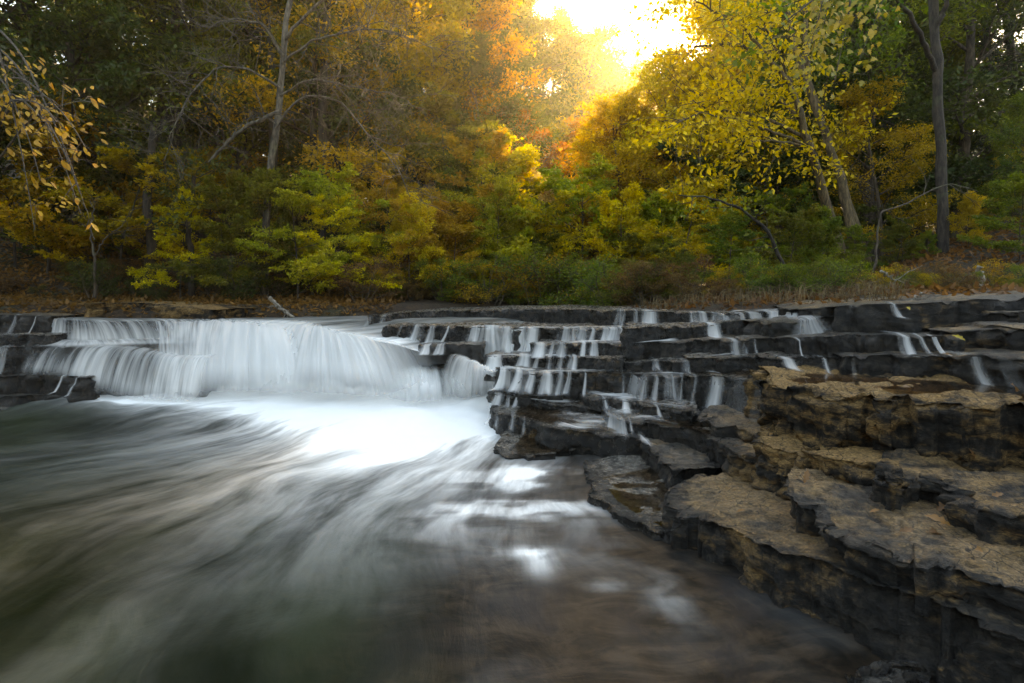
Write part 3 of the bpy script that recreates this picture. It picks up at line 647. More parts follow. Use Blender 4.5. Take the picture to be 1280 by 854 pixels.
# ------------------------------------------------------------------ puddles lying on the ledges
def puddle_material():
    t = NT('thin clear puddle')
    gl = t.n('ShaderNodeBsdfGlossy', {'Color': (1, 1, 1, 1), 'Roughness': .12})
    tr = t.n('ShaderNodeBsdfTransparent', {'Color': (.62, .52, .40, 1)})
    fr = t.n('ShaderNodeFresnel', {'IOR': 1.33})
    return t.surf(t.n('ShaderNodeMixShader', {0: fr.outputs[0], 1: tr, 2: gl}))
M_PUD = puddle_material()
def puddle(lip, b, f0, f1, dz):
    P = np.array([W(*q) for q in lip]); P, _ = resample(P, .05); b = np.array(b, float); b /= np.linalg.norm(b)
    rows = [np.c_[P[:, :2]+b*d, P[:, 2]+dz] for d in np.linspace(f0, f1, 8)]
    V = np.array(rows)
    tag(link('water', mesh_np('water', V.reshape(-1, 3), grid_faces(*V.shape[:2]), True), M_PUD), kind='structure')
puddle([(872, 471, .71), (898, 472, .74), (928, 474, .77), (962, 477, .815)], (.2, .98), .15, 1.0, .014)
puddle([(966, 478, .835), (1027, 493, .875), (1084, 496, .885), (1140, 500, .895), (1280, 513, .91), (1420, 528, .92)], (.3, .95), .32, .95, .012)
puddle([(640, 521, .23), (690, 534, .23), (720, 542, .22), (761, 543, .22), (790, 546, .22)], (.2, .98), .12, 1.1, .006)
puddle([(640, 495, .317), (690, 505, .295), (740, 510, .29)], (.2, .98), .1, .8, .002)
puddle([(804, 507, .43), (825, 511, .445), (868, 516, .455)], (.2, .98), .08, .8, .006)
puddle([(800, 527, .35), (852, 537, .36), (890, 549, .37)], (.5, .86), .1, .7, .004)
puddle([(740, 600, .055), (760, 629, .055), (790, 650, .055), (820, 664, .055)], NEAR, .08, .9, .006)
puddle([(635, 571, .045), (675, 569, .045), (710, 567, .045)], (.2, .98), .06, .7, .006)

# ------------------------------------------------------------------ trees
def tubes(polys, tol=None):
    """one mesh of tapered tubes; polys = list of (points (n,3), radii (n,), sides)"""
    VV, FF, base = [], [], 0
    for P, R, k in polys:
        P = np.asarray(P, float); n = len(P)
        T = np.gradient(P, axis=0); T /= np.linalg.norm(T, axis=1)[:, None]+1e-9
        ref = np.array([0.31, .95, .05]) if abs(T[0] @ np.array([0, 0, 1])) > .8 else np.array([0, 0, 1.])
        A = np.cross(T, ref); A /= np.linalg.norm(A, axis=1)[:, None]+1e-9
        Bv = np.cross(T, A)
        a = np.arange(k)/k*2*math.pi
        V = P[:, None]+(A[:, None]*np.cos(a)[None, :, None]+Bv[:, None]*np.sin(a)[None, :, None])*np.asarray(R)[:, None, None]
        i = base+np.arange(n*k).reshape(n, k); j = np.roll(i, -1, 1)
        FF.append(np.stack([i[:-1], j[:-1], j[1:], i[1:]], -1).reshape(-1, 4)); VV.append(V.reshape(-1, 3)); base += n*k
    return np.vstack(VV), np.vstack(FF)
def wander(rng, p, d, ln, n, wob, pull=0.):
    pts = [np.array(p, float)]; d = np.array(d, float)/np.linalg.norm(d)
    for _ in range(n):
        d = d+rng.normal(0, wob, 3)+np.array([0, 0, pull]); d /= np.linalg.norm(d); pts.append(pts[-1]+d*ln/n)
    return np.array(pts)
def leaves_mesh(name, rng, C, D, L, wr=.5, up=.75, droop=.15, spread=1.):
    """diamond leaves at centres C with growth directions D"""
    n = len(C)
    ax = D*.7+rng.normal(0, .6, (n, 3)); ax[:, 2] -= droop; ax /= np.linalg.norm(ax, axis=1)[:, None]
    nm = rng.normal(0, .55, (n, 3)); nm[:, 2] += up; sd = np.cross(nm, ax); sd /= np.linalg.norm(sd, axis=1)[:, None]+1e-9
    nn = np.cross(ax, sd)
    l = (L*rng.uniform(.65, 1.25, n))[:, None]; w = l*wr*.5
    b = C; t = C+ax*l; m = C+ax*l*.45-nn*l*.06
    V = np.stack([b, m+sd*w+nn*l*.10, t, m-sd*w+nn*l*.10], 1).reshape(-1, 3)
    f = np.arange(n*4).reshape(n, 4)
    tint = np.clip(.5+1.0*fbm(C*.55, 5, 3)+.5*(rng.random(n)-.5), 0, 1)
    return mesh_np(name, V, f, False, {'tint': np.repeat(tint, 4), 'vary': np.repeat(rng.random(n), 4)})
def grow(seed, h, r0, cb, cr, nlimb=22, nb=7, nt=5, per=40, L=.12, shape='broad', wob=.12, el=(15, 65), flat=.5, lean=(0, 0), pull=.02, wr=.5, droop=.15, stems=1, puff=.16):
    rng = np.random.default_rng(seed)
    polys = []; tw = []
    for st in range(stems):
        d0 = np.array([lean[0], lean[1], 1.])
        if stems > 1: a = rng.uniform(0, 6.28); d0 = np.array([math.cos(a)*.45, math.sin(a)*.45, 1.])
        n = 14; T = wander(rng, (rng.normal(0, .05)*(stems > 1), rng.normal(0, .05)*(stems > 1), -.25), d0, h*1.02, n, wob*.35, .06)
        fr = np.linspace(0, 1, n+1); R = r0*((1-fr)**.8*.93+.05); R[0] *= 1.5; R[1] *= 1.08
        polys.append((T, R, 8))
        for i in range(max(3, nlimb//stems)):
            t = cb+(1-cb)*((i+rng.random())/(max(3, nlimb//stems)))*.97
            k = t*n; i0 = min(int(k), n-1); p = T[i0]+(T[i0+1]-T[i0])*(k-i0)
            q = (t-cb)/(1-cb)
            if shape == 'broad': ln = cr*(.75+.45*math.sin(math.pi*min(1, q*.9+.12)))*(1-.45*q)
            elif shape == 'cone': ln = cr*(1.03-q)**.85
            elif shape == 'slim': ln = cr*(.5+.7*math.sin(math.pi*(q*.8+.12)))*(1-.35*q)
            else: ln = cr*(.8+.3*rng.random())
            ln *= rng.uniform(.7, 1.15)
            e = math.radians(el[0]+(el[1]-el[0])*q+rng.normal(0, 8)); a = i*2.39996+rng.normal(0, .35)
            d = np.array([math.cos(a)*math.cos(e), math.sin(a)*math.cos(e), math.sin(e)])
            rl = max(.008, min(R[i0]*.55, .011*ln+.012))
            B = wander(rng, p, d, ln, 7, wob, pull)
            polys.append((B, np.linspace(rl, .006, 8), 5))
            for j in range(nb):
                tb = .22+.78*(j+rng.random())/nb
                kb = min(tb*7, 6.999); jb = int(kb); pb = B[jb]+(B[jb+1]-B[jb])*(kb-jb)
                dB = B[jb+1]-B[jb]; dB /= np.linalg.norm(dB)
                sgn = 1 if j % 2 else -1; sv = np.cross(dB, [0, 0, 1.]); sv /= np.linalg.norm(sv)+1e-6
                db = dB*.75+sv*sgn*rng.uniform(.5, 1.0)+np.array([0, 0, rng.normal(.05, .28)*(1-flat)])
                lb = ln*rng.uniform(.28, .5)*(1.15-.5*tb)
                Q = wander(rng, pb, db, lb, 4, wob*1.2, pull*.5)
                polys.append((Q, np.linspace(rl*.4+.002, .0035, 5), 3))
                for m in range(nt):
                    tq = .2+.8*(m+rng.random())/nt; kq = min(tq*4, 3.999); jq = int(kq)
                    pq = Q[jq]+(Q[jq+1]-Q[jq])*(kq-jq); dq = Q[jq+1]-Q[jq]; dq /= np.linalg.norm(dq)
                    dt = dq*.8+rng.normal(0, .55, 3)*np.array([1, 1, 1-flat*.8])
                    E = wander(rng, pq, dt, max(.16, lb*.42), 2, wob, -.02)
                    polys.append((E, np.array([.004, .003, .002]), 3)); tw.append(E)
    V, Fc = tubes(polys)
    me_t = mesh_np('trunk', V, Fc, True)
    me_c = None
    if per:
        tw = np.array(tw); n = len(tw)*per
        w = np.repeat(np.arange(len(tw)), per); t = rng.random(n)**.8*2; i0 = np.minimum(t.astype(int), 1); f = (t-i0)[:, None]
        a = tw[w, i0]; b = tw[w, i0+1]
        C = a+(b-a)*f+rng.normal(0, 1, (n, 3))*np.array([puff, puff, puff*(1-.6*flat)])
        D = b-a; D /= np.linalg.norm(D, axis=1)[:, None]+1e-9
        me_c = leaves_mesh('crown', rng, C, D, L, wr, droop=droop)
    return me_t, me_c
PROTO = {
    'broad':   [(10., grow(101, 10, .17, .10, 3.6, 26, 7, 5, 34, .13)), (10., grow(102, 10, .16, .08, 3.9, 26, 7, 5, 34, .13)), (10., grow(103, 10, .18, .12, 3.3, 24, 7, 5, 36, .14, el=(5, 70)))],
    'tall':    [(16., grow(111, 16, .21, .38, 3.4, 28, 7, 5, 34, .14, lean=(.03, .02))), (16., grow(112, 16, .19, .45, 3.0, 26, 7, 5, 34, .14, lean=(-.04, 0)))],
    'under':   [(5., grow(121, 5, .055, .18, 2.3, 18, 6, 5, 26, .13, el=(5, 50), flat=.8, puff=.07)), (5., grow(122, 5, .05, .12, 2.6, 18, 6, 5, 26, .13, el=(0, 45), flat=.8, puff=.07)), (5., grow(123, 5, .05, .15, 2.1, 20, 7, 5, 24, .13, el=(10, 60), flat=.5, puff=.09))],
    'shrub':   [(1.6, grow(131, 1.6, .018, .1, .8, 20, 5, 4, 12, .06, stems=6, el=(20, 65), puff=.06)), (1.6, grow(132, 1.6, .015, .1, .9, 20, 5, 4, 9, .06, stems=7, el=(10, 70), puff=.07))],
    'hemlock': [(15., grow(141, 15, .20, .10, 3.4, 52, 8, 5, 16, .10, 'cone', el=(-8, 25), flat=.9, pull=-.03, wr=.3, puff=.07)), (15., grow(142, 15, .19, .18, 3.1, 46, 8, 5, 16, .10, 'cone', el=(-10, 25), flat=.9, pull=-.03, wr=.3, puff=.07))],
    'slim':    [(16., grow(151, 16, .14, .35, 2.3, 24, 6, 4, 26, .15, 'slim', el=(30, 70))), (16., grow(152, 16, .13, .42, 2.1, 22, 6, 4, 24, .15, 'slim', el=(30, 70)))],
    'bare':    [(8., grow(161, 8, .10, .25, 3.0, 20, 7, 5, 0, wob=.2, el=(10, 60))), (8., grow(162, 8, .09, .2, 3.2, 20, 7, 5, 0, wob=.2, el=(0, 50)))],
}
KNAME = {'broad': 'broadleaf_tree', 'tall': 'tall_tree', 'under': 'understory_tree', 'shrub': 'shrub', 'hemlock': 'hemlock_tree', 'slim': 'slender_tree', 'bare': 'bare_tree'}
ZT = 0
def plant(kind, u, y, vtop, colour, label, variant=0, rot=None, bark=None, group=None, wide=1., rs=0):
    """a tree standing y metres away in the direction of photo column u whose top reaches row vtop"""
    x = (u-640)/F*y; z = float(ground_z(np.array(x), np.array(y)))
    h = H-(vtop-HZ)/F*y-z
    h0, (mt, mc) = PROTO[kind][variant % len(PROTO[kind])]
    rn = random.Random(int(u*7+y*31+rs))
    k = h/h0
    o = empty(KNAME[kind], (x, y, z)); q_ = .28 if kind in ('under', 'shrub') else .12; o.scale = (k*wide*rn.uniform(1-q_*.6, 1+q_), k*wide*rn.uniform(1-q_*.6, 1+q_), k); o.rotation_euler = (0, 0, rn.uniform(0, 6.28) if rot is None else rot)
    tag(o, label, 'shrub' if kind == 'shrub' else 'tree', group)
    for nm, me, mat in (('trunk', mt, bark or (M_BARKP if kind == 'bare' else M_BARK)), ('crown', mc, LEAF.get(colour))):
        if me is None: continue
        c = bpy.data.objects.new(nm if kind != 'shrub' or nm == 'crown' else 'stems', me); COL.objects.link(c); c.parent = o
        if not me.materials: me.materials.append(mat)
        c.material_slots[0].link = 'OBJECT'; c.material_slots[0].material = mat
    return o
TREES = [
    # left bank, front to back
    ('broad', 60, 14, -220, 'dark green'), ('broad', -70, 12, -260, 'dark green'), ('tall', 190, 14.5, -260, 'olive'), ('hemlock', 265, 18, -300, 'needles'),
    ('tall', 335, 14.5, -240, 'olive'), ('broad', 425, 16, -70, 'dark green'), ('under', 100, 12.2, 205, 'olive'), ('under', 20, 12.0, 150, 'dark green'),
    ('under', 185, 12.8, 240, 'golden'), ('under', 292, 10.9, 232, 'olive'), ('under', 372, 11.0, 240, 'light green'), ('under', 328, 11.3, 225, 'olive'), ('under', 225, 11.2, 252, 'yellow'), ('under', 150, 11.8, 190, 'golden'), ('under', 60, 11.9, 130, 'golden'), ('under', 432, 11.6, 258, 'yellow'), ('under', 405, 12.2, 225, 'light green'), ('under', 510, 12.4, 250, 'yellow'), ('under', 620, 13.2, 240, 'light green'), ('under', 565, 12.8, 280, 'golden'), ('broad', 130, 13.2, -160, 'dark green'), ('broad', 292, 15.5, -140, 'olive'), ('broad', 392, 15, -120, 'golden'), ('broad', 350, 19, -160, 'dark green'), ('broad', 215, 17, -160, 'green'), ('under', 250, 13.5, 250, 'dark green'), ('broad', 480, 18, -90, 'golden'), ('broad', 560, 22, -30, 'orange'),
    ('under', 495, 12.8, 232, 'golden'), ('under', 548, 13.6, 262, 'golden'), ('under', 432, 13, 262, 'dark green'), ('under', 470, 12.6, 305, 'olive'),
    ('under', 610, 15, 176, 'light green'), ('under', 668, 16.5, 222, 'pale'), ('under', 572, 17, 150, 'olive'), ('under', 640, 14, 285, 'light green'), ('under', 590, 14, 300, 'green'), ('under', 690, 14.5, 300, 'olive'),
    ('broad', 640, 26, 128, 'olive'), ('hemlock', 706, 25, 208, 'needles'), ('broad', 590, 34, -20, 'olive'), ('tall', 640, 40, 0, 'olive'),
    ('tall', 690, 50, 22, 'golden'), ('tall', 735, 55, 66, 'orange'), ('broad', 698, 46, 50, 'golden'), ('broad', 738, 52, 98, 'golden'), ('broad', 776, 60, 112, 'orange'), ('broad', 772, 18, 158, 'golden'), ('broad', 818, 62, 108, 'golden'), ('broad', 668, 40, 60, 'olive'), ('under', 656, 22, 150, 'red'), ('under', 738, 30, 178, 'orange'), ('under', 700, 34, 165, 'yellow'),
    ('bare', 640, 19, 160, None),
    # the gap upstream
    ('slim', 772, 72, 105, 'golden'), ('slim', 800, 78, 72, 'orange'), ('slim', 830, 72, 92, 'golden'), ('slim', 858, 66, 118, 'orange'), ('slim', 748, 64, 95, 'yellow'),
    ('broad', 760, 46, 196, 'light green'), ('broad', 805, 42, 170, 'yellow'), ('broad', 850, 32, 128, 'yellow'), ('broad', 915, 27, 150, 'yellow'), ('broad', 885, 21, 205, 'golden'),
    ('under', 752, 19, 255, 'olive'), ('under', 725, 17, 300, 'brown'),
    # right bank
    ('under', 790, 13.6, 250, 'yellow'), ('under', 850, 13.4, 235, 'yellow'), ('under', 830, 15, 250, 'light green'), ('under', 900, 14, 262, 'light green'), ('under', 960, 13, 245, 'green'), ('under', 1010, 13, 285, 'green'), ('under', 800, 13, 300, 'olive'), ('under', 860, 12, 318, 'green'),
    ('tall', 1090, 13.5, -240, 'green'), ('hemlock', 1045, 21, -60, 'needles'), ('hemlock', 1130, 18, -160, 'needles'), ('hemlock', 1235, 15.5, -220, 'needles'),
    ('hemlock', 1310, 14, -250, 'needles'), ('hemlock', 985, 28, 130, 'needles'), ('broad', 1085, 15, -120, 'dark green'), ('broad', 1190, 14.5, -160, 'dark green'), ('broad', 1270, 16, -200, 'green'), ('broad', 1135, 20, -60, 'dark green'), ('hemlock', 1190, 20, -160, 'needles'),  ('broad', 1290, 11.5, 130, 'green'), ('under', 1210, 10.5, 245, 'golden'), ('under', 1120, 11, 285, 'olive'), ('under', 1060, 11.5, 300, 'olive'),
    ('under', 1275, 9.2, 225, 'green'), ('slim', 977, 16, 60, 'green'), ('slim', 895, 30, -40, 'yellow'), ('slim', 935, 24, -70, 'light green'), ('slim', 915, 36, -30, 'yellow'), ('tall', 965, 30, -20, 'golden'), ('broad', 925, 33, -10, 'yellow'), ('broad', 905, 25, 62, 'golden'), ('broad', 850, 18, 92, 'yellow'), ('broad', 798, 17.5, 138, 'yellow'), ('broad', 892, 17, 85, 'golden'), ('broad', 742, 19, 172, 'golden'), ('broad', 945, 28, 35, 'yellow'), ('broad', 868, 30, 98, 'yellow'), ('broad', 985, 24, 20, 'olive'), ('broad', 1030, 26, -10, 'golden'), ('broad', 860, 24, 190, 'yellow'), ('broad', 930, 22, 180, 'yellow'),
]
rf = random.Random(11)
def fill(n, u0, u1, y0, y1, v0, v1, kinds, cols, seed, vf=None):
    """a row of trees: even in u with jitter"""
    r = random.Random(seed); q = []
    for i in range(n):
        u = u0+(u1-u0)*(i+r.uniform(.15, .85))/n; y = r.uniform(y0, y1); vt = r.uniform(v0, v1)+(vf(u) if vf else 0)
        q.append((r.choice(kinds), u, y, vt, r.choice(cols)))
    return q
G3 = ['dark green', 'olive', 'dark green', 'green', 'dark green', 'olive', 'golden']
LEFT_FILL = (fill(13, -160, 420, 12.6, 15.5, 170, 290, ['under'], ['dark green', 'olive', 'dark green', 'golden'], 1)
    + fill(11, 430, 740, 14, 18, 170, 270, ['under'], ['light green', 'golden', 'light green', 'yellow', 'green', 'olive'], 2)
    + fill(18, -160, 640, 17, 23, 60, 200, ['broad', 'under', 'broad'], G3, 3)
    + fill(16, -160, 560, 15.5, 19, 190, 275, ['under'], ['dark green', 'olive', 'dark green'], 13)
    + fill(20, -220, 620, 22, 30, -60, 120, ['broad'], G3, 4)
    + fill(12, -220, 560, 24, 32, 60, 200, ['hemlock', 'broad'], ['dark green'], 14)
    + fill(12, -200, 600, 30, 45, -120, 20, ['broad', 'tall', 'hemlock'], G3, 5)
    + fill(8, 560, 780, 32, 60, 120, 220, ['broad'], ['golden', 'olive', 'light green', 'yellow', 'orange'], 6))
RIGHT_FILL = (fill(12, 800, 1400, 9.5, 13, 255, 320, ['under'], ['green', 'olive', 'green', 'golden', 'olive'], 7, lambda u: -(u-1000)*.05)
    + fill(11, 960, 1440, 12, 16, 120, 240, ['under', 'broad'], ['dark green', 'olive', 'dark green', 'dark green', 'golden'], 8)
    + fill(9, 980, 1450, 16, 24, 20, 150, ['broad', 'hemlock'], ['dark green', 'needles', 'olive'], 9)
    + fill(8, 950, 1450, 24, 36, -20, 120, ['hemlock', 'broad'], ['dark green', 'needles', 'olive'], 10)
    + fill(8, 770, 985, 17, 30, 170, 260, ['broad', 'under'], ['yellow', 'yellow', 'golden', 'light green'], 12))
PL = []
for i, (k, u, y, vt, c) in enumerate(TREES+LEFT_FILL+RIGHT_FILL):
    if c is None or k == 'hemlock': c = 'needles' if k == 'hemlock' else None
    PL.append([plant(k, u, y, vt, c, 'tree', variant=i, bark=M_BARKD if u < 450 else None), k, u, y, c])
for i in range(90):                             # brush along the water
    u = 455+(1300-455)*(i+rf.random())/90
    y = float(np.interp(u, [460, 700, 790, 1000, 1290], [11.2, 12.5, 9.6, 7.2, 6.2]))+rf.uniform(0, 1.7)
    c = rf.choice(['brown', 'olive', 'green', 'golden', 'green'])
    PL.append([plant('shrub', u, y, rf.uniform(322, 364), c, 'shrub', variant=i, rs=i, wide=1.2), 'shrub', u, y, c])
for i in range(26):                             # undergrowth on the left bank
    u = -60+520*(i+rf.random())/26; y = rf.uniform(10.4, 12.6); c = rf.choice(['brown', 'dark green', 'olive', 'dark green', 'brown'])
    PL.append([plant('shrub', u, y, rf.uniform(318, 362), c, 'shrub', variant=i, rs=i, wide=1.3), 'shrub', u, y, c])
# labels: colour, kind, where, and the order from the left among those that read the same
KW = {'broad': 'broadleaf tree', 'tall': 'tall straight tree', 'under': 'small understory tree', 'shrub': 'shrub', 'hemlock': 'dark hemlock', 'slim': 'slender tree', 'bare': 'leafless tree'}
CW = {'needles': 'needled', None: 'twiggy'}
grp = {}
for q in PL:
    o, k, u, y, c = q
    side = 'left bank' if u < 455 else ('upstream bank' if u < 780 else 'right bank')
    where = ('near the %s' if y < 15 else 'behind the %s' if y < 26 else 'far above the %s') % side
    grp.setdefault((CW.get(c, c), KW[k], where, side), []).append(q)
for (c, k, where, side), L_ in grp.items():
    L_.sort(key=lambda q: q[2])
    for i, q in enumerate(L_):
        q[0]['label'] = ('%s %s %s' % (c, k, where)) if len(L_) == 1 else '%s %s %s, %s from the left' % (c, k, where, ordinal(i))
        q[0]['group'] = '%s growing on the %s' % ('shrubs' if k == 'shrub' else 'trees', side)
# ------------------------------------------------------------------ single trees with a shape of their own
def px(path, y):
    """photo pixels with a distance each -> 3D path"""
    n = len(path); ys = np.linspace(y[0], y[1], n) if not np.isscalar(y) else np.full(n, y)
    return np.array([WY(u, v, q) for (u, v), q in zip(path, ys)])
def smooth_path(P, n):
    d = np.r_[0, np.cumsum(np.linalg.norm(np.diff(P, axis=0), axis=1))]; t = np.linspace(0, d[-1], n)
    Q = np.stack([np.interp(t, d, P[:, k]) for k in range(3)], -1)
    for _ in range(2): Q[1:-1] = .25*Q[:-2]+.5*Q[1:-1]+.25*Q[2:]
    return Q
def part(name, me, root, mat):
    return link(name, me, mat, root)
def custom_tree(name, label, stems, rng, bark, leaf=None, ntw=10, tl=.8, per=20, L=.11, wob=.16, sub=3, cat='tree', group=None, droop=.15, t0=.35, foot=None, pull=.0, side=1., puff=.14):
    """stems = list of (3D path, r0, r1, twig factor); every stem is a part of its own"""
    f = stems[0][0][0] if foot is None else foot
    root = tag(empty(name, tuple(f)), label, cat, group)
    tw = []; twp = []
    for si, (P, r0, r1, fac) in enumerate(stems):
        Q = smooth_path(np.asarray(P, float), 22)
        Q[1:-1] += rng.normal(0, .012, (20, 3))
        V, Fc = tubes([(Q, np.linspace(r0, r1, 22)*(1+.08*np.sin(np.arange(22)*2.1)), 9)])
        part('trunk' if si == 0 else 'limb', mesh_np('limb', V, Fc, True), root, bark)
        for j in range(int(ntw*fac)):
            t = t0+(1-t0)*(j+rng.random())/max(1, int(ntw*fac)); k = min(t*21, 20.99); i = int(k)
            p = Q[i]+(Q[i+1]-Q[i])*(k-i); d = Q[i+1]-Q[i]; d /= np.linalg.norm(d)
            e = rng.normal(0, 1, 3)*np.array([1, 1, .8]); e -= d*(e@d); e /= np.linalg.norm(e)
            ln = tl*rng.uniform(.5, 1.2)
            B = wander(rng, p, d*.6+e*side, ln, 7, wob, pull)
            rb = max(.005, min(r1+(r0-r1)*(1-t), .018)*.6)
            twp.append((B, np.linspace(rb, .0035, 8), 4))
            for m in range(sub):
                q = 1+int(rng.random()*5.9); dd = B[q+1]-B[q]; dd /= np.linalg.norm(dd)
                E = wander(rng, B[q], dd+rng.normal(0, .6, 3), ln*rng.uniform(.3, .6), 4, wob*1.2, pull)
                twp.append((E, np.linspace(.0045, .002, 5), 3)); tw.append(E)
                if leaf is None:
                    for z_ in range(2):
                        q2 = 1+int(rng.random()*2.9); G = wander(rng, E[q2], (E[q2+1]-E[q2])/np.linalg.norm(E[q2+1]-E[q2])+rng.normal(0, .6, 3), ln*.25, 3, wob)
                        twp.append((G, np.linspace(.003, .0018, 4), 3))
    if twp:
        V, Fc = tubes(twp); part('twigs', mesh_np('twigs', V, Fc, True), root, bark)['kind'] = 'stuff'
    if leaf is not None and tw:
        tw = np.array(tw); n = len(tw)*per; w = np.repeat(np.arange(len(tw)), per)
        t = rng.random(n)*4; i0 = np.minimum(t.astype(int), 3); f_ = (t-i0)[:, None]
        a = tw[w, i0]; b = tw[w, i0+1]
        part('crown', leaves_mesh('crown', rng, a+(b-a)*f_+rng.normal(0, puff, (n, 3))*[1, 1, .5], (b-a)/(np.linalg.norm(b-a, axis=1)[:, None]+1e-9), L, .55, droop=droop), root, leaf)
    return root
R_ = np.random.default_rng
# leaning many-stemmed tree on the right bank
ly = 11.5
custom_tree('leaning_tree', 'leaning multi-stemmed tree with bright bark reaching left over the right bank', [
    (px([(1064, 372), (1042, 280), (1020, 215), (1003, 150), (985, 98), (955, 66), (915, 52), (868, 58)], (ly, ly-1.2)), .12, .02, 1.3),
    (px([(1072, 372), (1066, 300), (1050, 215), (1030, 165), (1012, 110), (995, 68), (985, 20), (975, -40)], (ly+.2, ly+.6)), .11, .04, 1.),
    (px([(1096, 372), (1085, 330), (1060, 250), (1036, 180), (1018, 130), (1004, 60), (1010, -30)], (ly+.5, ly+1.2)), .10, .04, .8),
    (px([(1005, 155), (975, 125), (940, 113), (905, 118), (870, 135)], (ly-.4, ly-1.4)), .045, .012, 1.),
    (px([(1008, 175), (965, 150), (925, 140), (880, 138), (835, 160)], (ly-.4, ly-1.8)), .04, .010, 1.),
    (px([(1014, 184), (978, 169), (930, 153), (905, 149), (868, 138)], (ly-.3, ly-2.)), .035, .008, .5),
    (px([(1014, 186), (985, 178), (954, 176), (898, 178)], (ly-.3, ly-1.2)), .03, .008, .4),
    (px([(958, 68), (925, 30), (885, 10), (850, -10)], (ly-1., ly-1.5)), .03, .01, 1.2),
    (px([(990, 105), (960, 40), (940, -10)], (ly-.6, ly-1.)), .03, .01, 1.2)],
    R_(71), bark_material('tan lichened bark', (.045, .032, .018), (.17, .12, .06)), LEAF['yellow'], ntw=15, tl=1.1, per=14, L=.11, sub=4, foot=(WY(1064, 372, ly)))  # lichened tan bark of the leaning tree
custom_tree('bent_sapling', 'thin dark sapling arching leftward over the right bank ledges', [
    (px([(990, 378), (978, 325), (960, 290), (930, 262), (895, 248), (848, 244)], (9.2, 8.6)), .04, .008, 1.),
    (px([(982, 335), (965, 300), (955, 270)], 9.2), .015, .005, .5)],
    R_(72), M_BARKD, LEAF['green'], ntw=6, tl=.7, per=10, L=.10, sub=2)
custom_tree('bent_sapling', 'pale forked dead branch leaning in front of the thick right trunk', [
    (px([(1082, 372), (1100, 300), (1095, 262), (1130, 258), (1160, 240), (1180, 228), (1205, 232), (1222, 240)], 9.8), .022, .008, 1.)],
    R_(73), M_BARK, None, ntw=6, tl=.6, sub=2)
# leafless tree on the left bank
by = 11.0
custom_tree('bare_tree', 'pale bare tree with long drooping grey branches over the left bank', [
    (px([(330, 395), (332, 300), (336, 215), (348, 150), (352, 80), (362, 0), (372, -60)], (by+.3, by+.6)), .085, .05, .3),
    (px([(262, 203), (272, 190), (283, 180), (300, 162), (338, 144), (350, 140)], by), .03, .04, .7),
    (px([(345, 160), (365, 130), (378, 118), (403, 121), (430, 127), (452, 160), (475, 185), (496, 208), (512, 246)], (by, by-.8)), .024, .006, 1.3),
    (px([(350, 120), (385, 98), (405, 101), (447, 110), (494, 118), (524, 136)], (by, by-1.2)), .022, .006, 1.4),
    (px([(350, 110), (320, 90), (280, 80), (250, 100), (225, 140), (205, 200)], (by, by-.8)), .024, .006, 1.4),
    (px([(352, 80), (390, 50), (430, 40), (480, 35), (540, 60)], (by, by-.9)), .026, .006, 1.3),
    (px([(354, 70), (330, 30), (290, 22), (250, 40)], (by, by-.6)), .035, .008, 1.2),
    (px([(356, 50), (400, 0), (450, -20), (520, -10)], (by, by-.6)), .035, .008, 1.)],
    R_(74), bark_material('grey bare wood', (.035, .03, .024), (.15, .13, .10)), None, ntw=20, tl=1.1, sub=4, wob=.24, t0=.15)
custom_tree('bare_tree', 'low dead twiggy sapling hanging over the left leaf litter', [
    (px([(118, 378), (119, 330), (113, 290), (118, 262), (112, 250)], 10.2), .03, .008, .8),
    (px([(119, 320), (128, 300), (150, 285), (165, 262)], 10.2), .015, .005, 1.),
    (px([(118, 300), (108, 275), (100, 262)], 10.2), .012, .005, 1.)], R_(75), M_BARK, None, ntw=4, tl=.5, sub=2)
for (u, y, r, vt, lab) in [(187, 11.6, .11, 150, 'stout dark trunk standing on the left leaf litter'), (238, 11.4, .07, 220, 'thin crooked dark trunk beside the stout one on the left bank'), (219, 14.6, .15, -60, 'tall brown trunk rising behind the left understory'), (406, 14, .13, -30, 'dark leaning trunk behind the yellow-green understory')]:
    zt = float(ground_z(np.array((u-640)/F*y), np.array(y))); v0 = HZ+(H-zt)*F/y
    custom_tree('forest_tree', lab, [(px([(u, v0+4), (u+3, v0-60), (u-4, (v0+vt)/2), (u+5, vt)], y), r, r*.55, 1.)], R_(80+u), M_BARKD, LEAF['dark green'], ntw=10, tl=1.1, per=16, sub=3, t0=.55)
# ---- hickory with big yellow leaves hanging in at the left
def leaf_shape(name, pts, fold=.12, curl=.1):
    """outline half-widths along the midrib -> a folded, curled leaf of unit length"""
    V = []; n = len(pts)
    for i, (t, w) in enumerate(pts):
        z = -curl*t*t
        V += [(t, 0, z), (t, w, z+fold*w*1.6), (t, -w, z+fold*w*1.6)]
    f = []
    for i in range(n-1):
        a, b = i*3, i*3+3
        f += [(a, b, b+1, a+1), (b, a, a+2, b+2)]
    V = np.array(V); return mesh_np(name, V, f, True, {'tint': np.full(len(V), .5), 'vary': np.full(len(V), .5)})
def big_leaf_mat(name, A, B):
    t = NT(name); oi = t.n('ShaderNodeObjectInfo').outputs['Random']
    P = t.n('ShaderNodeTexCoord').outputs['Object']
    c = t.mix(oi, A, B)
    c = t.mix(t.math('MULTIPLY', t.ramp(t.noise(P, 6, 4), .55, .7), .5), c, (.16, .07, .012))
    d = t.n('ShaderNodeBsdfPrincipled', {'Base Color': c, 'Roughness': .45})
    tr = t.n('ShaderNodeBsdfTranslucent', {'Color': c})
    return t.surf(t.n('ShaderNodeMixShader', {0: .4, 1: d, 2: tr}))
M_HICK = big_leaf_mat('yellow hickory leaf', (.40, .19, .006), (.58, .33, .010))
M_MAPLE = big_leaf_mat('turning maple leaf', (.22, .21, .012), (.46, .30, .014))
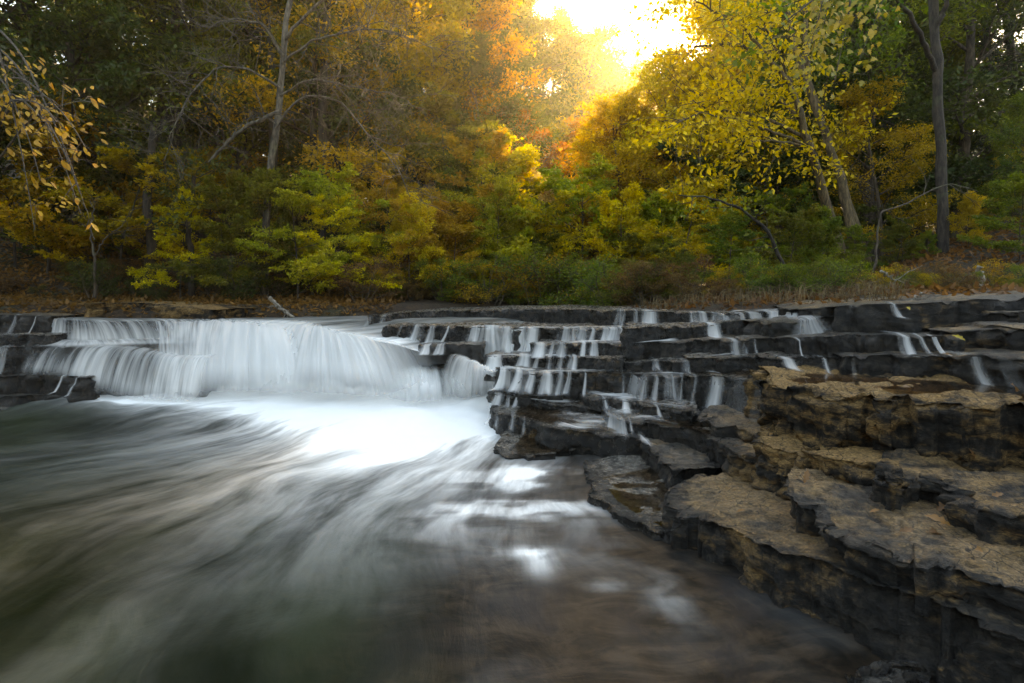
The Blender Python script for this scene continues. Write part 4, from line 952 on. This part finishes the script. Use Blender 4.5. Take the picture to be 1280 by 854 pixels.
M_FALLEN = big_leaf_mat('fallen brown leaf', (.16, .075, .025), (.30, .15, .045))
LM = leaf_shape('leaf', [(0, .01), (.15, .10), (.4, .20), (.7, .16), (.9, .06), (1, .005)])
MM = leaf_shape('leaf', [(0, .06), (.06, .34), (.16, .20), (.30, .50), (.42, .20), (.62, .27), (.75, .10), (1, .01)], .1, .15)
def put_leaf(root, me, mat, p, d, nrm, L):
    d = Vector(d).normalized(); nrm = Vector(nrm); y = nrm.cross(d).normalized(); n = d.cross(y)
    o = bpy.data.objects.new('leaf', me); COL.objects.link(o); o.parent = root
    if not me.materials: me.materials.append(mat)
    o.matrix_local = Matrix.Translation(Vector(p)-root.location) @ Matrix((d, y, n)).transposed().to_4x4() @ Matrix.Scale(L, 4)
    return o
rng = R_(91)
hx = np.array((-8.75, 9.35, 1.2))
hroot = tag(empty('hickory_tree', tuple(hx)), 'tree with big yellow compound leaves hanging in at the far left', 'tree')
Q = smooth_path(np.array([hx-[0, 0, .3], hx+[.1, -.1, 2.], hx+[.1, -.3, 4.5], hx+[.3, -.4, 8.]]), 18)
V, Fc = tubes([(Q, np.linspace(.16, .09, 18), 10)]); part('trunk', mesh_np('trunk', V, Fc, True), hroot, M_BARKD)
tws = []; nl = 0
for bi in range(11):
    st = hx+np.array([.2, -.3, 1.9+.33*bi]); u1, v1 = rng.uniform(40, 150), 112+bi*17+rng.uniform(-10, 10)
    if bi < 3: u1 = rng.uniform(60, 150)
    en = np.array(WY(u1, v1 if bi % 2 else v1+14, rng.uniform(6.0, 7.2)))
    md = (st+en)/2+[0, 0, .55]
    Bp = smooth_path(np.array([st, md, en*.75+md*.25+[0, 0, .15], en]), 16)
    tws.append((Bp, np.linspace(.022, .004, 16), 5))
    for k in range(5, 16):
        for sgn in (1, -1):
            p = Bp[k]+rng.normal(0, .17, 3)*[1, .6, 1]; uu = 640+p[0]/p[1]*F
            if nl > 290 or uu < -25 or rng.random() < .40: continue
            tws.append((np.array([Bp[k], (Bp[k]+p)/2+[0, 0, .03], p]), np.array([.005, .004, .003]), 3))
            d = np.array([.45+.3*rng.random(), sgn*.5*rng.random()-.2, -.35-.5*rng.random()])
            tip = p+d*.16
            if nl % 3 == 0:
                tws.append((np.array([p, p+d*.1, tip]), np.array([.003, .002, .002]), 3))
            for q in range(2):
                put_leaf(hroot, LM, M_HICK, p+d*.05+rng.normal(0, .03, 3), d+rng.normal(0, .35, 3), np.array([rng.normal(0, .5), -.5, .8]), rng.uniform(.085, .135)); nl += 1
V, Fc = tubes(tws); part('branches', mesh_np('branches', V, Fc, True), hroot, M_BARK)
# ---- tall maple on the right with turning leaves hanging into the top of the view
mz = 10.6
rng = R_(92)
mroot = custom_tree('maple_tree', 'thick straight maple trunk on the right bank with large yellow-green leaves overhead', [
    (px([(1180, 372), (1178, 250), (1172, 120), (1166, 0), (1164, -110)], mz), .10, .07, 0.),
    (px([(1170, 90), (1150, 40), (1110, -20), (1060, -60)], (mz, mz-1.6)), .05, .02, .6),
    (px([(1168, 40), (1190, -10), (1230, -60)], (mz, mz-.6)), .05, .02, 1.),
    (px([(1166, -20), (1110, -50), (1040, -20), (990, 20)], (mz, mz-2.6)), .045, .010, .5)],
    rng, M_BARKD, LEAF['green'], ntw=8, tl=1.0, per=16, sub=3, L=.13)
nl = 0; tws = []
for bi in range(9):
    u0 = rng.uniform(985, 1110); st = np.array(WY(u0+15, -30, mz-2.2)); en = np.array(WY(u0-rng.uniform(0, 45), rng.uniform(40, 132)-abs(u0-1010)*.25, mz-2.6))
    Bp = smooth_path(np.array([st, (st+en)/2+[.1, 0, .25], en]), 12); tws.append((Bp, np.linspace(.008, .003, 12), 4))
    for k in range(2, 12):
        for q in range(3):
            if nl >= 240: break
            p = Bp[k]+rng.normal(0, .13, 3)
            put_leaf(mroot, MM, M_MAPLE, p, [rng.normal(-.3, .5), rng.normal(0, .4), -.5-rng.random()*.5], [rng.normal(0, .5), -.7, .6], rng.uniform(.075, .125)); nl += 1
V, Fc = tubes(tws); part('hanging_twigs', mesh_np('hanging_twigs', V, Fc, True), mroot, M_BARK)
# ------------------------------------------------------------------ leaf litter, fallen leaves, dead wood
rng = np.random.default_rng(17)
def litter(name, n, x0, x1, y0, y1, keep, mat):
    x = rng.uniform(x0, x1, n); y = rng.uniform(y0, y1, n); m = keep(x, y); x, y = x[m], y[m]
    z = ground_z(x, y)+.03+.035*fbm(np.stack([x*2, y*2, x*0], -1), 8, 3)
    C = np.stack([x, y, z], -1); D = rng.normal(0, 1, C.shape); D[:, 2] *= .2
    tag(link(name, leaves_mesh(name, rng, C, D, .10, .6, up=1.6, droop=0), mat), kind='stuff')
litter('leaf_litter', 16000, -13, -2.2, 8.6, 14, lambda x, y: pl_side(np.stack([x, y], -1), LB) > .05, LEAF['brown'])
litter('leaf_litter', 14000, 1.5, 12, 4, 13, lambda x, y: -pl_side(np.stack([x, y], -1), RB) > .3, LEAF['brown'])
bpy.context.view_layer.update()
DG = bpy.context.evaluated_depsgraph_get()
def on_rock(u, v):
    d = Vector(((u-640)/F, 1, -(v-HZ)/F)).normalized()
    h = S.ray_cast(DG, Vector((0, 0, H)), d)
    return (h[1], h[2]) if h[0] else (None, None)
FALLEN = [(1170, 641, .15, 'curled yellow-brown oak leaf standing against the long layered slab', 1), (1186, 660, .15, 'reddish upright fallen leaf on the hummocky slab', 1), (1160, 668, .16, 'flat tan fallen leaf left of the reddish one', 0), (1140, 664, .12, 'brown wet leaf flat on the hummocky slab', 0),
    (1226, 693, .10, 'orange curled leaf alone near the right edge of the slab', 1), (1004, 606, .12, 'dark brown crumpled leaf in the crack by the small tan block', 1), (1128, 486, .14, 'pinkish fallen leaf lying on the great tan block', 0), (1268, 492, .16, 'brown leaf clump on the great block at the right edge', 1),
    (1205, 428, .12, 'bright yellow leaf stuck on the third ledge', 1), (1132, 386, .10, 'yellow leaf on the topmost ledge below a stick', 0), (1176, 444, .12, 'orange leaf on the fourth ledge', 0), (1216, 578, .1, 'small tan leaf beneath the great block', 1), (1252, 620, .1, 'small brown leaf under the great block at right', 0),
    (1098, 640, .07, 'tiny golden leaf on the hummocky slab', 0), (930, 640, .07, 'tiny tan leaf on the big tan-topped slab', 0), (1050, 602, .08, 'small brown leaf in front of the flat tan slab', 0)]
FM_ = leaf_shape('leaf', [(0, .03), (.12, .12), (.22, .08), (.38, .24), (.5, .13), (.68, .22), (.8, .10), (1, .02)], .25, .35)
M_YLEAF = big_leaf_mat('fallen yellow leaf', (.42, .28, .02), (.50, .36, .03))
for i, (u, v, L, lab, up) in enumerate(FALLEN):
    p, n = on_rock(u, v)
    if p is None: continue
    r = random.Random(i); d = Vector((r.uniform(-1, 1), r.uniform(-.6, .3), .5*up)).normalized()
    nn = (Vector((r.uniform(-.3, .3), -.35-.4*up, .9))).normalized(); y = nn.cross(d).normalized(); n2 = d.cross(y)
    o = link('fallen_leaf', FM_, None); tag(o, lab, 'leaf', 'fallen leaves on the rocks')
    if not FM_.materials: FM_.materials.append(M_FALLEN)
    o.material_slots[0].link = 'OBJECT'; o.material_slots[0].material = M_YLEAF if 'yellow leaf' in lab else M_FALLEN
    o.matrix_world = Matrix.Translation(p+Vector((0, -.01, .015))) @ Matrix((d, y, n2)).transposed().to_4x4() @ Matrix.Scale(L*.7, 4)
def stick(name, label, path, y, r0, r1, mat, seed, n=3):
    custom_tree(name, label, [(px(path, y), r0, r1, 1.)], R_(seed), mat, None, ntw=n, tl=.35, sub=1, cat='dead branch', t0=.3)
stick('fallen_branch', 'pale fallen branch slanting down to the river beside the two left trunks', [(336, 372), (352, 386), (374, 402)], 9.6, .035, .02, M_BARKP, 1)
stick('fallen_branch', 'second thinner fallen stick leaning by the two left trunks', [(345, 384), (362, 392), (358, 402)], 9.6, .018, .012, M_BARKP, 2, 1)
stick('broken_stump', 'short broken tan stub leaning on the right leafy bank', [(1221, 334), (1228, 352), (1234, 372)], 7.6, .03, .05, M_BARKP, 3, 1)
stick('fallen_branch', 'grey curved stick among the right bank brush', [(1100, 340), (1112, 345), (1122, 358), (1130, 374)], 7.0, .015, .01, M_BARKP, 4, 2)
stick('fallen_branch', 'thin straight stick propped over the topmost ledge at right', [(1152, 366), (1140, 376), (1132, 384)], 5.4, .010, .007, M_BARKP, 5, 1)
# pale dry grass and bramble stems at the brink of the topmost ledge
gp = []
for i in range(420):
    u = rng.uniform(800, 1130); y = float(np.interp(u, [800, 1000, 1130], [8.6, 6.4, 5.7]))+rng.uniform(0, .7)
    x = (u-640)/F*y; z = float(np.interp(x, [1.5, 3, 4.3], [1.15, 1.38, 1.48]))
    a = rng.uniform(0, 6.28); h = rng.uniform(.12, .34); sp = rng.uniform(.05, .3)
    gp.append((np.array([(x, y, z-.05), (x+math.cos(a)*sp*.4, y+math.sin(a)*sp*.4, z+h*.7), (x+math.cos(a)*sp, y+math.sin(a)*sp, z+h*rng.uniform(.5, 1))]), np.array([.004, .003, .0015]), 3))
V, Fc = tubes(gp)
tag(link('dry_grass', mesh_np('dry_grass', V, Fc, True), bark_material('straw', (.09, .06, .03), (.26, .18, .08))), kind='stuff')
slab('rock_ledge', [(112, 379, 1.36), (160, 378, 1.36), (210, 380, 1.34), (262, 387, 1.27)], .22, .8, 90, 'low leaf-strewn brown ledge on the left bank under the dark trunks', dry=.45, wet=.1, ds=.04)
# ------------------------------------------------------------------ air
def haze_box(lo, hi, d):
    x0, y0, z0 = lo; x1, y1, z1 = hi
    V = [(x, y, z) for x in (x0, x1) for y in (y0, y1) for z in (z0, z1)]
    f = [(0, 1, 3, 2), (4, 6, 7, 5), (0, 4, 5, 1), (2, 3, 7, 6), (0, 2, 6, 4), (1, 5, 7, 3)]
    t = NT('thin autumn haze'); 
    pv = t.n('ShaderNodeVolumePrincipled', {'Color': (1, .92, .76, 1), 'Density': d, 'Anisotropy': .8, 'Density Attribute': ''})
    t.t.links.new(pv.outputs[0], t.out.inputs['Volume'])
    tag(link('haze', mesh_np('haze', V, f, False), t.m), kind='stuff')
haze_box((-95, -60, -3), (95, 150, 75), HAZE)
